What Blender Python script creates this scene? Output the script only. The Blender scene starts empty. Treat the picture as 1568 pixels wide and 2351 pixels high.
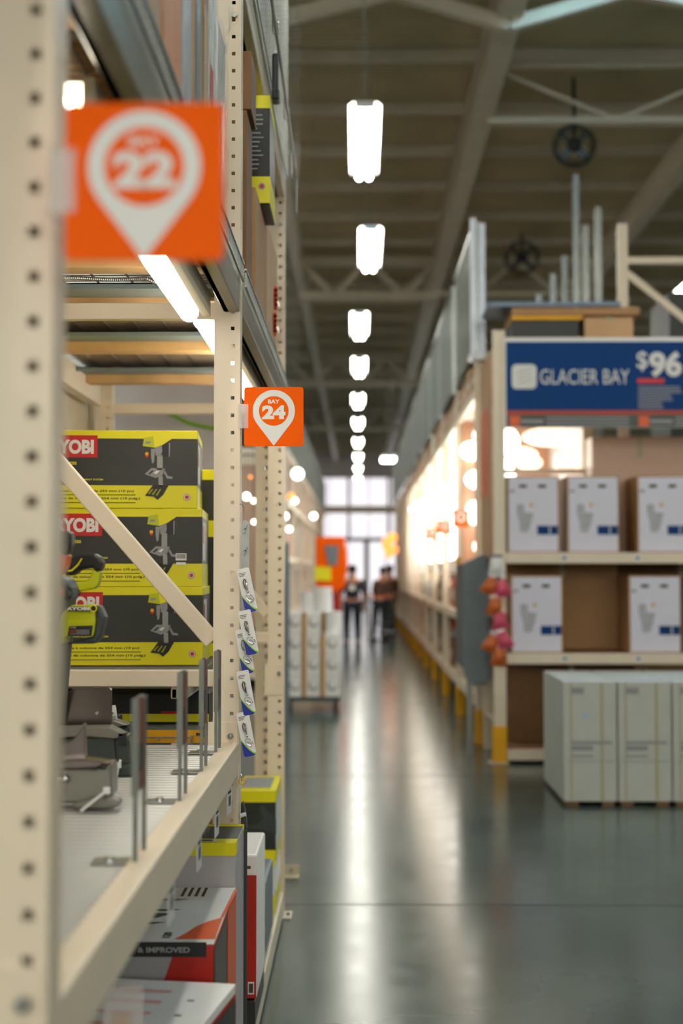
import bpy, bmesh, math, random
from mathutils import Vector, Matrix, Euler
random.seed(7)
PI = math.pi
# ------------------------------------------------------------------ camera
F = 3267.0
cam_d = bpy.data.cameras.new('camera'); cam = bpy.data.objects.new('camera', cam_d)
bpy.context.scene.collection.objects.link(cam)
cam.location = (0, 0, 1.6)
cam.rotation_euler = (math.radians(90 + 2.37), 0, math.radians(0.667))
cam_d.sensor_fit = 'HORIZONTAL'; cam_d.sensor_width = 24.0; cam_d.lens = 24.0 * F / 1568
cam_d.clip_end = 300; cam_d.clip_start = 0.05
cam_d.dof.use_dof = True; cam_d.dof.focus_distance = 4.08; cam_d.dof.aperture_fstop = 2.1
bpy.context.scene.camera = cam
# ------------------------------------------------------------------ world, exposure
S = bpy.context.scene
w = bpy.data.worlds.new('world'); S.world = w; w.use_nodes = True
w.node_tree.nodes['Background'].inputs[0].default_value = (0.5, 0.55, 0.6, 1)
w.node_tree.nodes['Background'].inputs[1].default_value = 0.0
S.view_settings.view_transform = 'Standard'; S.view_settings.look = 'None'
S.view_settings.gamma = 1; S.view_settings.exposure = 0.36
S.view_settings.use_curve_mapping = False
S.cycles.use_denoising = True
S.cycles.max_bounces = 8; S.cycles.diffuse_bounces = 4; S.cycles.glossy_bounces = 4
S.cycles.transmission_bounces = 6; S.cycles.transparent_max_bounces = 12
S.cycles.caustics_reflective = False; S.cycles.caustics_refractive = False
S.cycles.sample_clamp_indirect = 6.0
E_TUBE, E_HIGH, E_LAMP, E_SKY = 12.0, 26.0, 5.0, 14.0      # strengths of tubes, fixtures, showroom lamps and skylight

# ------------------------------------------------------------------ helpers
RC = Euler(cam.rotation_euler).to_matrix()
def at(px, py, Y):
    d = RC @ Vector((px - 784, 1175.5 - py, -F)); t = Y / d.y
    return Vector((d.x * t, Y, 1.6 + d.z * t))
def atz(px, py, z):
    d = RC @ Vector((px - 784, 1175.5 - py, -F)); t = (z - 1.6) / d.z
    return Vector((d.x * t, d.y * t, z))
def lin(c): return tuple(((v / 255) / 12.92 if v / 255 <= .04045 else ((v / 255 + .055) / 1.055) ** 2.4) for v in c)
def mat(name, rgb, rough=.5, metal=0, emit=0, var=.06, scale=8, bump=0, coat=0, spec=None, trans=0, alpha=1):
    m = bpy.data.materials.new(name); m.use_nodes = True
    nt = m.node_tree; b = nt.nodes['Principled BSDF']; col = lin(rgb)
    b.inputs['Roughness'].default_value = rough; b.inputs['Metallic'].default_value = metal
    b.inputs['Base Color'].default_value = (*col, 1)
    if coat: b.inputs['Coat Weight'].default_value = coat; b.inputs['Coat Roughness'].default_value = .12
    if spec is not None: b.inputs['Specular IOR Level'].default_value = spec
    if trans: b.inputs['Transmission Weight'].default_value = trans; b.inputs['IOR'].default_value = 1.1
    if alpha < 1: b.inputs['Alpha'].default_value = alpha
    if emit:
        b.inputs['Emission Color'].default_value = (*col, 1); b.inputs['Emission Strength'].default_value = emit
        return m
    if var or bump:
        tc = nt.nodes.new('ShaderNodeTexCoord'); n = nt.nodes.new('ShaderNodeTexNoise')
        n.inputs['Scale'].default_value = scale; n.inputs['Detail'].default_value = 4
        nt.links.new(tc.outputs['Object'], n.inputs['Vector'])
        r = nt.nodes.new('ShaderNodeValToRGB')
        r.color_ramp.elements[0].position = .3; r.color_ramp.elements[1].position = .7
        r.color_ramp.elements[0].color = (*[v * (1 - var) for v in col], 1)
        r.color_ramp.elements[1].color = (*[min(1, v * (1 + var)) for v in col], 1)
        nt.links.new(n.outputs['Fac'], r.inputs['Fac']); nt.links.new(r.outputs['Color'], b.inputs['Base Color'])
        if bump:
            bp = nt.nodes.new('ShaderNodeBump'); bp.inputs['Strength'].default_value = bump; bp.inputs['Distance'].default_value = .01
            nt.links.new(n.outputs['Fac'], bp.inputs['Height']); nt.links.new(bp.outputs['Normal'], b.inputs['Normal'])
    return m

LOC = {}
def link(o): S.collection.objects.link(o); return o
def tag(o, label, cat=None, group=None, kind=None):
    if label: o['label'] = label
    if cat: o['category'] = cat
    if group: o['group'] = group
    if kind: o['kind'] = kind
    return o
def T(name, label, cat, loc, rz=0, group=None):
    o = bpy.data.objects.new(name, None); link(o); o.location = loc; o.rotation_euler = (0, 0, rz)
    o.empty_display_size = .05; LOC[o] = Vector(loc)
    return tag(o, label, cat, group)
def kids(o): return [c for c in S.collection.objects if c.parent == o]
def dup(root, loc=None, rz=None, label=None, group=None, tilt=None):
    r = root.copy(); link(r); LOC[r] = Vector(loc if loc is not None else root.location)
    if loc is not None: r.location = loc
    if rz is not None: r.rotation_euler = (0, 0, rz)
    if tilt is not None: r.rotation_euler = tilt
    if label: r['label'] = label
    if group: r['group'] = group
    for ch in TREE.get(root.name, []):
        c = ch.copy(); link(c); c.parent = r; TREE.setdefault(r.name, []).append(c)
        for g in TREE.get(ch.name, []):
            d = g.copy(); link(d); d.parent = c; TREE.setdefault(c.name, []).append(d)
    return r
TREE = {}
_txt = {}
def text_geo(s, off):
    k = (s, off)
    if k not in _txt:
        cu = bpy.data.curves.new('t', 'FONT'); cu.body = s; cu.size = 1; cu.offset = off; cu.resolution_u = 4
        o = bpy.data.objects.new('t', cu); link(o); bpy.context.view_layer.update()
        me = o.evaluated_get(bpy.context.evaluated_depsgraph_get()).to_mesh()
        vs = [tuple(v.co) for v in me.vertices]; fs = [tuple(p.vertices) for p in me.polygons]
        bpy.data.objects.remove(o); bpy.data.curves.remove(cu)
        xs = [v[0] for v in vs]; ys = [v[1] for v in vs]
        x0, x1, y0, y1 = min(xs), max(xs), min(ys), max(ys)
        _txt[k] = ([((v[0] - x0) / (x1 - x0), (v[1] - y0) / (y1 - y0)) for v in vs], fs, (x1 - x0) / (y1 - y0))
    return _txt[k]
class MB:
    def __init__(s): s.v = []; s.f = []; s.fm = []; s.mats = []
    def mi(s, m):
        if m not in s.mats: s.mats.append(m)
        return s.mats.index(m)
    def add(s, vs, fs, m, M=None):
        b = len(s.v); i = s.mi(m)
        for v in vs: s.v.append(tuple(M @ Vector(v)) if M else tuple(v))
        for f in fs: s.f.append(tuple(b + k for k in f)); s.fm.append(i)
        return s
    def box(s, x0, x1, y0, y1, z0, z1, m, M=None):
        vs = [(x, y, z) for x in (x0, x1) for y in (y0, y1) for z in (z0, z1)]
        return s.add(vs, [(0, 1, 3, 2), (4, 6, 7, 5), (0, 4, 5, 1), (2, 3, 7, 6), (0, 2, 6, 4), (1, 5, 7, 3)], m, M)
    def bar(s, p0, p1, w, h, m, up=Vector((0, 0, 1))):
        p0, p1 = Vector(p0), Vector(p1); d = (p1 - p0).normalized()
        if abs(d.dot(up)) > .99: up = Vector((0, 1, 0))
        r = d.cross(up).normalized(); u = r.cross(d)
        vs = [p + r * a * w / 2 + u * b * h / 2 for p in (p0, p1) for a, b in ((-1, -1), (1, -1), (1, 1), (-1, 1))]
        return s.add(vs, [(3, 2, 1, 0), (4, 5, 6, 7), (0, 1, 5, 4), (1, 2, 6, 5), (2, 3, 7, 6), (3, 0, 4, 7)], m)
    def cyl(s, p0, p1, r, m, n=14, r2=None):
        p0, p1 = Vector(p0), Vector(p1); d = (p1 - p0).normalized(); r2 = r if r2 is None else r2
        a = d.orthogonal().normalized(); b = d.cross(a)
        vs = [p + (a * math.cos(2 * PI * k / n) + b * math.sin(2 * PI * k / n)) * q for p, q in ((p0, r), (p1, r2)) for k in range(n)]
        fs = [(k, (k + 1) % n, n + (k + 1) % n, n + k) for k in range(n)] + [tuple(range(n - 1, -1, -1)), tuple(range(n, 2 * n))]
        return s.add(vs, fs, m)
    def tube(s, pts, r, m, n=8, closed=False):
        pts = [Vector(p) for p in pts]; N = len(pts); vs = []; a = None
        for i, p in enumerate(pts):
            d = (pts[(i + 1) % N] - pts[i - 1]) if closed else (pts[min(i + 1, N - 1)] - pts[max(i - 1, 0)])
            d.normalize(); a = d.orthogonal() if a is None else a - d * a.dot(d); a.normalize(); b = d.cross(a)
            rr = r[i] if isinstance(r, (list, tuple)) else r
            vs += [p + (a * math.cos(2 * PI * k / n) + b * math.sin(2 * PI * k / n)) * rr for k in range(n)]
        fs = [(i * n + k, i * n + (k + 1) % n, ((i + 1) % N) * n + (k + 1) % n, ((i + 1) % N) * n + k) for i in range(N if closed else N - 1) for k in range(n)]
        if not closed: fs += [tuple(range(n - 1, -1, -1)), tuple(range((N - 1) * n, N * n))]
        return s.add(vs, fs, m)
    def ring(s, c, R, r, m, ax=(0, 1, 0), n=24, sx=1):
        ax = Vector(ax).normalized(); a = ax.orthogonal().normalized(); b = ax.cross(a); c = Vector(c)
        return s.tube([c + a * R * math.cos(2 * PI * k / n) + b * R * sx * math.sin(2 * PI * k / n) for k in range(n)], r, m, 6, True)
    def sphere(s, c, r, m, n=12, k=8, sc=(1, 1, 1)):
        c = Vector(c); vs = [c + Vector((0, 0, r * sc[2]))]
        for i in range(1, k):
            t = PI * i / k
            vs += [c + Vector((r * sc[0] * math.sin(t) * math.cos(2 * PI * j / n), r * sc[1] * math.sin(t) * math.sin(2 * PI * j / n), r * sc[2] * math.cos(t))) for j in range(n)]
        vs.append(c - Vector((0, 0, r * sc[2]))); L = len(vs) - 1
        fs = [(0, 1 + j, 1 + (j + 1) % n) for j in range(n)]
        for i in range(k - 2): fs += [(1 + i * n + j, 1 + (i + 1) * n + j, 1 + (i + 1) * n + (j + 1) % n, 1 + i * n + (j + 1) % n) for j in range(n)]
        fs += [(L, 1 + (k - 2) * n + (j + 1) % n, 1 + (k - 2) * n + j) for j in range(n)]
        return s.add(vs, fs, m)
    def prism(s, pts, ext, m):
        pts = [Vector(p) for p in pts]; e = Vector(ext); n = len(pts)
        vs = pts + [p + e for p in pts]
        return s.add(vs, [tuple(range(n - 1, -1, -1)), tuple(range(n, 2 * n))] + [(k, (k + 1) % n, n + (k + 1) % n, n + k) for k in range(n)], m)
    def poly(s, pts, m): return s.add([Vector(p) for p in pts], [tuple(range(len(pts)))], m)
    def fy(s, x0, x1, z0, z1, y, m): return s.poly([(x0, y, z0), (x1, y, z0), (x1, y, z1), (x0, y, z1)], m)
    def fx(s, x, y0, y1, z0, z1, m): return s.poly([(x, y0, z0), (x, y1, z0), (x, y1, z1), (x, y0, z1)], m)
    def fz(s, x0, x1, y0, y1, z, m): return s.poly([(x0, y0, z), (x1, y0, z), (x1, y1, z), (x0, y1, z)], m)
    def disc(s, c, r, m, u=(1, 0, 0), v=(0, 0, 1), n=28, sy=1):
        c, u, v = Vector(c), Vector(u), Vector(v)
        return s.poly([c + u * r * math.cos(2 * PI * k / n) + v * r * sy * math.sin(2 * PI * k / n) for k in range(n)], m)
    def text(s, t, o, h, m, w=None, u=(1, 0, 0), v=(0, 0, 1), bold=.02):
        vs, fs, asp = text_geo(t, bold); w = w or h * asp; o, u, v = Vector(o), Vector(u), Vector(v)
        return s.add([o + u * a * w + v * b * h for a, b in vs], fs, m)
    def build(s, name, parent=None, bevel=0, smooth=False, solid=0, seg=2, local=False, sub=0):
        me = bpy.data.meshes.new(name); org = Vector((0, 0, 0))
        if not local:
            if parent is not None: org = LOC[parent]
            else:
                xs = [v[0] for v in s.v]; ys = [v[1] for v in s.v]
                org = Vector(((min(xs) + max(xs)) / 2, (min(ys) + max(ys)) / 2, min(v[2] for v in s.v)))
        me.from_pydata([(v[0] - org.x, v[1] - org.y, v[2] - org.z) for v in s.v], [], s.f)
        for m in s.mats: me.materials.append(m)
        me.polygons.foreach_set('material_index', s.fm)
        bm = bmesh.new(); bm.from_mesh(me); bmesh.ops.recalc_face_normals(bm, faces=bm.faces); bm.to_mesh(me); bm.free()
        if smooth:
            me.polygons.foreach_set('use_smooth', [True] * len(me.polygons))
            try: me.set_sharp_from_angle(angle=math.radians(40))
            except Exception: pass
        o = bpy.data.objects.new(name, me); link(o)
        if parent is not None:
            o.parent = parent; LOC[o] = LOC[parent] if not local else Vector((0, 0, 0)); TREE.setdefault(parent.name, []).append(o)
        else: o.location = org; LOC[o] = org
        if solid: md = o.modifiers.new('solid', 'SOLIDIFY'); md.thickness = solid; md.offset = -1
        if sub: md = o.modifiers.new('sub', 'SUBSURF'); md.levels = sub; md.render_levels = sub
        if bevel:
            md = o.modifiers.new('bevel', 'BEVEL'); md.width = bevel; md.segments = seg; md.limit_method = 'ANGLE'; md.angle_limit = math.radians(35)
        return o
def struct(o, name=None): o['kind'] = 'structure'; return o

# ------------------------------------------------------------------ materials
cream = mat('cream_powder_coat', (238, 223, 200), .38, var=.03, scale=5)
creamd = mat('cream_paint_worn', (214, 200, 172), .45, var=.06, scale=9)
galv = mat('galvanised_steel', (158, 162, 160), .3, metal=.85, var=.12, scale=22)
galvd = mat('dull_zinc', (120, 124, 120), .42, metal=.6, var=.12, scale=22)
chrome = mat('chrome', (210, 212, 214), .14, metal=1, var=0)
blackp = mat('black_plastic', (22, 24, 25), .4, var=.1)
dgrey = mat('dark_grey_plastic', (58, 66, 64), .42, var=.08)
mgrey = mat('cast_metal_grey', (132, 130, 122), .38, metal=.5, var=.08)
steelp = mat('brushed_fence_steel', (132, 122, 118), .22, metal=.9, var=.1)
white = mat('white_card', (236, 236, 234), .5, var=.02)
whiteg = mat('white_gloss', (240, 240, 240), .25, var=.01)
woodm = mat('pine_support', (214, 172, 118), .6, var=.16, scale=6)
kraft = mat('kraft_cardboard', (176, 136, 94), .75, var=.07, scale=4)
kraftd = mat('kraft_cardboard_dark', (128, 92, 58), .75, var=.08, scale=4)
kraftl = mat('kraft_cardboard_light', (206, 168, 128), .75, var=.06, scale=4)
lime = mat('lime_print', (238, 228, 0), .4, var=.02)
limed = mat('lime_plastic', (196, 204, 6), .35, var=.03)
blk = mat('black_print', (44, 47, 42), .38, var=.16, scale=10)
red = mat('red_print', (206, 22, 20), .4, var=.02)
redd = mat('red_box', (170, 28, 14), .45, var=.05)
orange = mat('orange_sign', (255, 100, 0), .45, var=.01, spec=.06)
orangeb = mat('orange_print', (226, 92, 34), .42, var=.04)
orangep = mat('orange_plastic', (226, 96, 26), .38, var=.04)
ylw = mat('safety_yellow', (240, 176, 10), .45, var=.05)
blue = mat('blue_sign', (0, 60, 122), .6, var=.03, spec=.2)
bluec = mat('blue_card', (20, 40, 150), .35, var=.02)
greenc = mat('green_swoosh', (140, 210, 30), .35, var=.02)
ink = mat('dark_ink', (60, 58, 50), .6, var=0)
inkg = mat('grey_ink', (150, 152, 156), .6, var=0)
clear = mat('clear_film', (225, 232, 235), .12, var=.1, scale=14, alpha=.14, bump=.8)
clearp = mat('clear_plastic', (232, 226, 224), .1, var=0, alpha=.35)
deckw = mat('white_deck', (212, 214, 212), .34, metal=.25, var=.03)
groove = mat('deck_groove', (60, 64, 62), .5, var=0)
greybox = mat('pale_grey_carton', (196, 200, 194), .62, var=.04, scale=5)
tape = mat('packing_tape', (176, 168, 128), .35, var=.03)
roofm = mat('roof_deck', (196, 182, 146), .62, var=.1, scale=.8)
steelw = mat('painted_steel', (205, 196, 176), .5, var=.06, scale=2)
wallm = mat('store_wall', (222, 216, 222), .7, var=.04, scale=.4)
peach = mat('peach_board', (214, 176, 150), .35, var=.05, scale=3)
greym = mat('grey_cabinet', (112, 124, 132), .45, var=.03)
greyd = mat('grey_cabinet_edge', (70, 80, 82), .5, var=.03)
pinkp = mat('pink_packet', (206, 80, 110), .3, var=.1, scale=20)
brownp = mat('amber_packet', (190, 96, 40), .3, var=.25, scale=20)
skin = mat('skin', (190, 132, 104), .55, var=.03)
navy = mat('navy_cloth', (26, 34, 48), .8, var=.1)
darkb = mat('brown_cloth', (84, 60, 48), .8, var=.1)
hairm = mat('dark_hair', (34, 26, 22), .6, var=.1)
tubeE = mat('tube_light', (255, 250, 240), emit=E_TUBE)
highE = mat('fixture_lamp', (252, 250, 238), emit=E_HIGH)
lampE = mat('showroom_lamp_warm', (255, 243, 226), emit=E_LAMP)
lampC = mat('showroom_lamp_cool', (250, 255, 250), emit=E_LAMP * 1.1)
reflE = mat('reflection_glow', (255, 236, 214), emit=.9)  # soft glow standing for lights reflected behind the toilet boxes
windE = mat('far_wall_glow', (226, 222, 230), emit=1.0)  # emission that makes the far wall bright
fillB = mat('added_fill_glass', (250, 249, 238), emit=2.9)  # emission of the rear windows added as fill light
lampO = mat('showroom_lamp_amber', (255, 150, 70), emit=1.6)
skyE = mat('skylight_daylight', (170, 225, 255), emit=E_SKY)

def floor_mat():
    m = bpy.data.materials.new('polished_concrete'); m.use_nodes = True; nt = m.node_tree; b = nt.nodes['Principled BSDF']
    tc = nt.nodes.new('ShaderNodeTexCoord'); n = nt.nodes.new('ShaderNodeTexNoise'); n.inputs['Scale'].default_value = 1.3; n.inputs['Detail'].default_value = 8
    nt.links.new(tc.outputs['Object'], n.inputs['Vector'])
    r = nt.nodes.new('ShaderNodeValToRGB'); r.color_ramp.elements[0].position = .3; r.color_ramp.elements[1].position = .72
    r.color_ramp.elements[0].color = (*lin((60, 74, 71)), 1); r.color_ramp.elements[1].color = (*lin((82, 96, 90)), 1)
    nt.links.new(n.outputs['Fac'], r.inputs['Fac']); nt.links.new(r.outputs['Color'], b.inputs['Base Color'])
    n2 = nt.nodes.new('ShaderNodeTexNoise'); n2.inputs['Scale'].default_value = 6; n2.inputs['Detail'].default_value = 6
    nt.links.new(tc.outputs['Object'], n2.inputs['Vector'])
    mr = nt.nodes.new('ShaderNodeMapRange'); mr.inputs['To Min'].default_value = .13; mr.inputs['To Max'].default_value = .25
    nt.links.new(n2.outputs['Fac'], mr.inputs['Value']); nt.links.new(mr.outputs['Result'], b.inputs['Roughness'])
    b.inputs['Specular IOR Level'].default_value = .45
    return m
floorm = floor_mat()

# ------------------------------------------------------------------ the setting
XL, XR, YB, ZD, YN = -24, 26, 92, 9.4, -14
struct(MB().box(XL, XR, YN, YB, -.2, 0, floorm).build('floor'))
g = MB()
for y in (6.9, 11.2, 17.3, 23.4, 29.5, 35.6): g.box(XL, XR, y, y + .008, .0002, .0012, blackp)
struct(g.build('trim_1')); S.collection.objects['trim_1']['label'] = 'dark saw-cut joints across the polished concrete'
c = MB(); p = .16; k = int((YB - YN) / p)
vs = []; fs = []
for i in range(k):
    y = YN + i * p
    for dy, dz in ((0, 0), (.06, 0), (.08, .05), (.14, .05)):
        vs += [(XL, y + dy, ZD + dz), (XR, y + dy, ZD + dz)]
for i in range(len(vs) // 2 - 1): fs.append((2 * i, 2 * i + 1, 2 * i + 3, 2 * i + 2))
c.add(vs, fs, roofm); c.box(XL, XR, YN, YB, ZD + .12, ZD + .3, roofm)
struct(c.build('ceiling'))
struct(MB().box(XL - .2, XL, YN, YB, 0, ZD + .3, wallm).build('wall_left'))
struct(MB().box(XR, XR + .2, YN, YB, 0, ZD + .3, wallm).build('wall_right'))
struct(MB().box(XL, XR, YN - .2, YN, 0, ZD + .3, wallm).build('wall_back'))
wf = MB().box(XL, XR, YB, YB + .2, 0, ZD + .3, wallm)
struct(wf.build('wall_front'))
struct(MB().box(-6, 8, YB - .5, YB - .1, 5.3, 5.8, cream).build('trim_2'))
for i in range(7):  # glazing added so the far wall glows like daylight
    x0 = -8.4 + 2.6 * i; wn = bpy.data.objects.new('window_%d' % (i + 1), None); link(wn); wn.location = (x0, YB, 0); LOC[wn] = Vector((x0, YB, 0)); wn['kind'] = 'structure'
    MB().box(x0 + .06, x0 + 2.54, YB - .06, YB - .03, 3.75, 7.6, windE).build('pane', wn)
    b = MB().box(x0, x0 + .1, YB - .1, YB - .001, 3.7, 7.7, steelw).box(x0 + 2.5, x0 + 2.6, YB - .1, YB - .001, 3.7, 7.7, steelw).box(x0, x0 + 2.6, YB - .1, YB - .001, 3.66, 3.76, steelw).box(x0, x0 + 2.6, YB - .1, YB - .001, 7.6, 7.7, steelw)
    b.box(x0 + 1.27, x0 + 1.33, YB - .09, YB - .001, 3.7, 7.7, steelw).build('window_frame', wn)
for i in range(6):  # glowing windows added behind the camera to brighten faces turned to it
    x0 = -12 + 4.1 * i; wn = bpy.data.objects.new('window_%d' % (i + 8), None); link(wn); wn.location = (x0, YN, 0); LOC[wn] = Vector((x0, YN, 0)); wn['kind'] = 'structure'
    MB().box(x0 + .08, x0 + 3.92, YN + .03, YN + .06, 3.2, 8.2, fillB).build('pane', wn)
    MB().box(x0, x0 + .1, YN + .001, YN + .1, 3.1, 8.3, steelw).box(x0 + 3.9, x0 + 4, YN + .001, YN + .1, 3.1, 8.3, steelw).box(x0, x0 + 4, YN + .001, YN + .1, 3.1, 3.2, steelw).box(x0, x0 + 4, YN + .001, YN + .1, 8.2, 8.3, steelw).build('window_frame', wn)
for i in range(4):
    x0 = -4.4 + 2.5 * i; dn = bpy.data.objects.new('door_%d' % (i + 1), None); link(dn); dn.location = (x0, YB, 0); LOC[dn] = Vector((x0, YB, 0)); dn['kind'] = 'structure'
    MB().box(x0 + .1, x0 + 2.3, YB - .06, YB - .03, .1, 3.5, windE).build('pane', dn)
    MB().box(x0, x0 + .12, YB - .1, YB - .001, 0, 3.6, steelw).box(x0 + 2.28, x0 + 2.4, YB - .1, YB - .001, 0, 3.6, steelw).box(x0, x0 + 2.4, YB - .1, YB - .001, 3.48, 3.6, steelw).box(x0 + 1.15, x0 + 1.25, YB - .1, YB - .001, 0, 3.6, steelw).build('door_frame', dn)
for y in [ -3 - 2.4 * 4 + 2.4 * i for i in range(44)]:
    if y < YB - 1: struct(MB().box(XL, XR, y - .03, y + .03, ZD - .2, ZD - .003, steelw).build('ceiling_beam'))
def girder(x, wd, z0, z1, mt):
    b = MB().box(x - wd / 2, x + wd / 2, YN + .1, YB - .1, z0, z0 + .04, mt).box(x - .02, x + .02, YN + .1, YB - .1, z0 + .04, z1 - .04, mt).box(x - wd / 2, x + wd / 2, YN + .1, YB - .1, z1 - .04, z1, mt)
    return struct(b.build('roof_beam'))
girder(1.93, .34, ZD - .78, ZD - .202, steelw); girder(-1.42, .22, ZD - .7, ZD - .202, steelw); girder(5.75, .26, ZD - .75, ZD - .202, steelw)
def cross_truss(y, x0, x1, zb, zt, n, wd, name='truss_beam'):
    b = MB().bar((x0, y, zb), (x1, y, zb), wd, wd, steelw).bar((x0, y, zt), (x1, y, zt), wd, wd, steelw)
    for i in range(n):
        a = x0 + (x1 - x0) * i / n; e = x0 + (x1 - x0) * (i + 1) / n; m = (a + e) / 2
        b.bar((a, y, zt), (m, y, zb), wd * .7, wd * .7, steelw).bar((m, y, zb), (e, y, zt), wd * .7, wd * .7, steelw)
    return struct(b.build(name))
cross_truss(34.2, -1.42, 1.93, 8.25, 9.1, 2, .2); cross_truss(34.2, 1.93, 5.75, 8.3, 9.1, 2, .12); cross_truss(50, -6, 8, 8.2, 9.1, 8, .18)
cross_truss(66, -6, 8, 8.2, 9.1, 8, .18); cross_truss(20.9, 1.93, 5.75, 8.28, 9.1, 1, .07)
for (a, b_, cx) in ((-1.42, 1.93, .45), (1.93, 5.75, 3.5)):
    q = MB().bar((a, 17.9, ZD - .85), (cx, 17.9, ZD - .4), .16, .16, steelw).bar((cx, 17.9, ZD - .4), (b_, 17.9, ZD - .85), .16, .16, steelw)
    struct(q.build('roof_beam'))
struct(MB().bar((1.93, 22.6, 8.82), (9, 22.6, 8.82), .16, .16, steelw).build('roof_beam'))
sk = T('skylight', 'blue-white daylight panel in the roof above the right aisle', 'skylight', (4.2, 15.2, ZD - .02)); sk['kind'] = 'structure'; del sk['category']
MB().box(2.7, 5.7, 14.0, 16.6, ZD - .03, ZD - .01, skyE).build('pane', sk)
MB().box(2.6, 5.8, 13.9, 14.0, ZD - .06, ZD, steelw).box(2.6, 5.8, 16.6, 16.7, ZD - .06, ZD, steelw).box(2.6, 2.7, 14, 16.6, ZD - .06, ZD, steelw).box(5.7, 5.8, 14, 16.6, ZD - .06, ZD, steelw).build('frame', sk)

# ceiling fixtures: reflector, two lamps, hanger
def fixture():
    r = T('ceiling_light', 'x', 'ceiling light', (0, 0, 0), 0, 'high-bay fixtures over the aisles')
    b = MB(); hw = .16; L = 1.22
    b.prism([(-hw, -L, .03), (-hw * .75, -L, .07), (hw * .75, -L, .07), (hw, -L, .03), (hw * .97, -L, .03), (hw * .7, -L, .06), (-hw * .7, -L, .06), (-hw * .97, -L, .03)], (0, 2 * L, 0), whiteg)
    b.box(-hw * .6, hw * .6, -L - .01, -L, 0, .07, whiteg).box(-hw * .6, hw * .6, L, L + .01, 0, .07, whiteg)
    b.build('reflector', r, local=True)
    b = MB()
    for x in (-.055, .055): b.cyl((x, -L + .04, -.01), (x, L - .04, -.01), .036, highE, 8)
    b.build('lamp', r, local=True)
    for q_ in (-.7, .7): MB().cyl((0, L * q_, .07), (0, L * q_, 3.1), .0012, galvd, 6).build('hanger', r, local=True)
    return r
fx = fixture(); fx.location = (0.07, 14.9, 6.1)
fx['label'] = 'large lit fluorescent fixture, nearest in the row hanging over the aisle'
rows = [(.07, [(19.9, .17), (26.1, .03), (31.4, .03), (37.7, .0), (43.5, 0), (50, 0), (56.5, 0), (63, 0), (70, 0)])]
nm = ['second fluorescent fixture along the row over the aisle', 'third fluorescent fixture along the row over the aisle', 'fourth fluorescent fixture along the row over the aisle',
      'fifth fluorescent fixture along the row over the aisle', 'sixth small lit fixture along the row over the aisle', 'seventh small lit fixture along the row over the aisle']
for i, (y, x) in enumerate(rows[0][1]):
    dup(fx, (x, y, 6.1), label=nm[i] if i < 6 else 'tiny far fluorescent fixture at the end of the aisle row')
for y in (-11, -6.5, -2, 3.4, 9): dup(fx, (.07, y, 6.1), label='unseen fluorescent fixture added above the near end of the aisle')  # row carried on out of view, rear fixtures added to brighten camera-facing sides
for X in (-5.5, 5.3, -11.5, 11.5):  # outermost rows are unseen, added for more light on ceiling and far end
    for i in range(15):
        y = -11.7 + 6.9 * i
        if abs(X) > 10 and i < 1: continue
        dup(fx, (X, y, 6.1), label='fluorescent fixture hanging over ' + {-5.5: 'the next aisle behind the tool rack', 5.3: 'the next aisle behind the toilet display', -11.5: 'the second aisle behind the tool rack, unseen and added for light', 11.5: 'the second aisle behind the toilet display, unseen and added for light'}[X])
ex = T('transverse_light', 'bright fixture mounted crosswise at the far end of the aisle', 'ceiling light', (1.5, 52, 5.7))
MB().box(.85, 1.95, 51.9, 52.1, 5.72, 5.82, whiteg).build('housing', ex)
MB().box(.87, 1.93, 51.88, 52.08, 5.6, 5.72, highE).build('lamp', ex)
MB().cyl((1, 52, 5.8), (1, 52, 9.2), .01, galvd).cyl((1.8, 52, 5.8), (1.8, 52, 9.2), .01, galvd).build('hanger', ex)

# ------------------------------------------------------------------ left rack
XF = -.343; PW = .076; XB = -1.27; FY = [1.585, 4.12, 6.63]
def post(parent, x1, y0, z1, name='front_post', z0=.01, hoff=.022, lip=.04, depth=.07, pitch=.0508, zoff=.0, hs=.0105, mt=None, side=1, width=PW):
    x0 = x1 - width; hx = x1 - hoff; y1 = y0 + depth; h = hs / 2
    prof = [(x0 + .034, y1), (x0, y1), (x0, y0), (hx - h, y0), (hx + h, y0), (x1, y0), (x1, y0 + .03), (x1, y0 + .03 + hs), (x1, y1), (x1 - lip, y1)]
    holes = (3, 6); zs = [z0]; z = z0 + zoff + .03; flags = []
    while z + hs < z1 - .02: zs += [z, z + hs]; z += pitch
    zs.append(z1); b = MB(); n = len(prof)
    vs = [(p[0], p[1], zz) for zz in zs for p in prof]; fs = []
    for i in range(len(zs) - 1):
        for j in range(n - 1):
            if i % 2 == 1 and j in holes: continue
            fs.append((i * n + j, i * n + j + 1, (i + 1) * n + j + 1, (i + 1) * n + j))
    b.add(vs, fs, mt or cream)
    return b.build(name, parent, solid=.0022)
FL = ['cream perforated upright frame nearest the camera, holding the Bay 22 sign', 'cream perforated upright frame in sharp focus behind the Bay 24 sign', 'cream upright frame at the far end of the tool rack']
FRAMES = []
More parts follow.
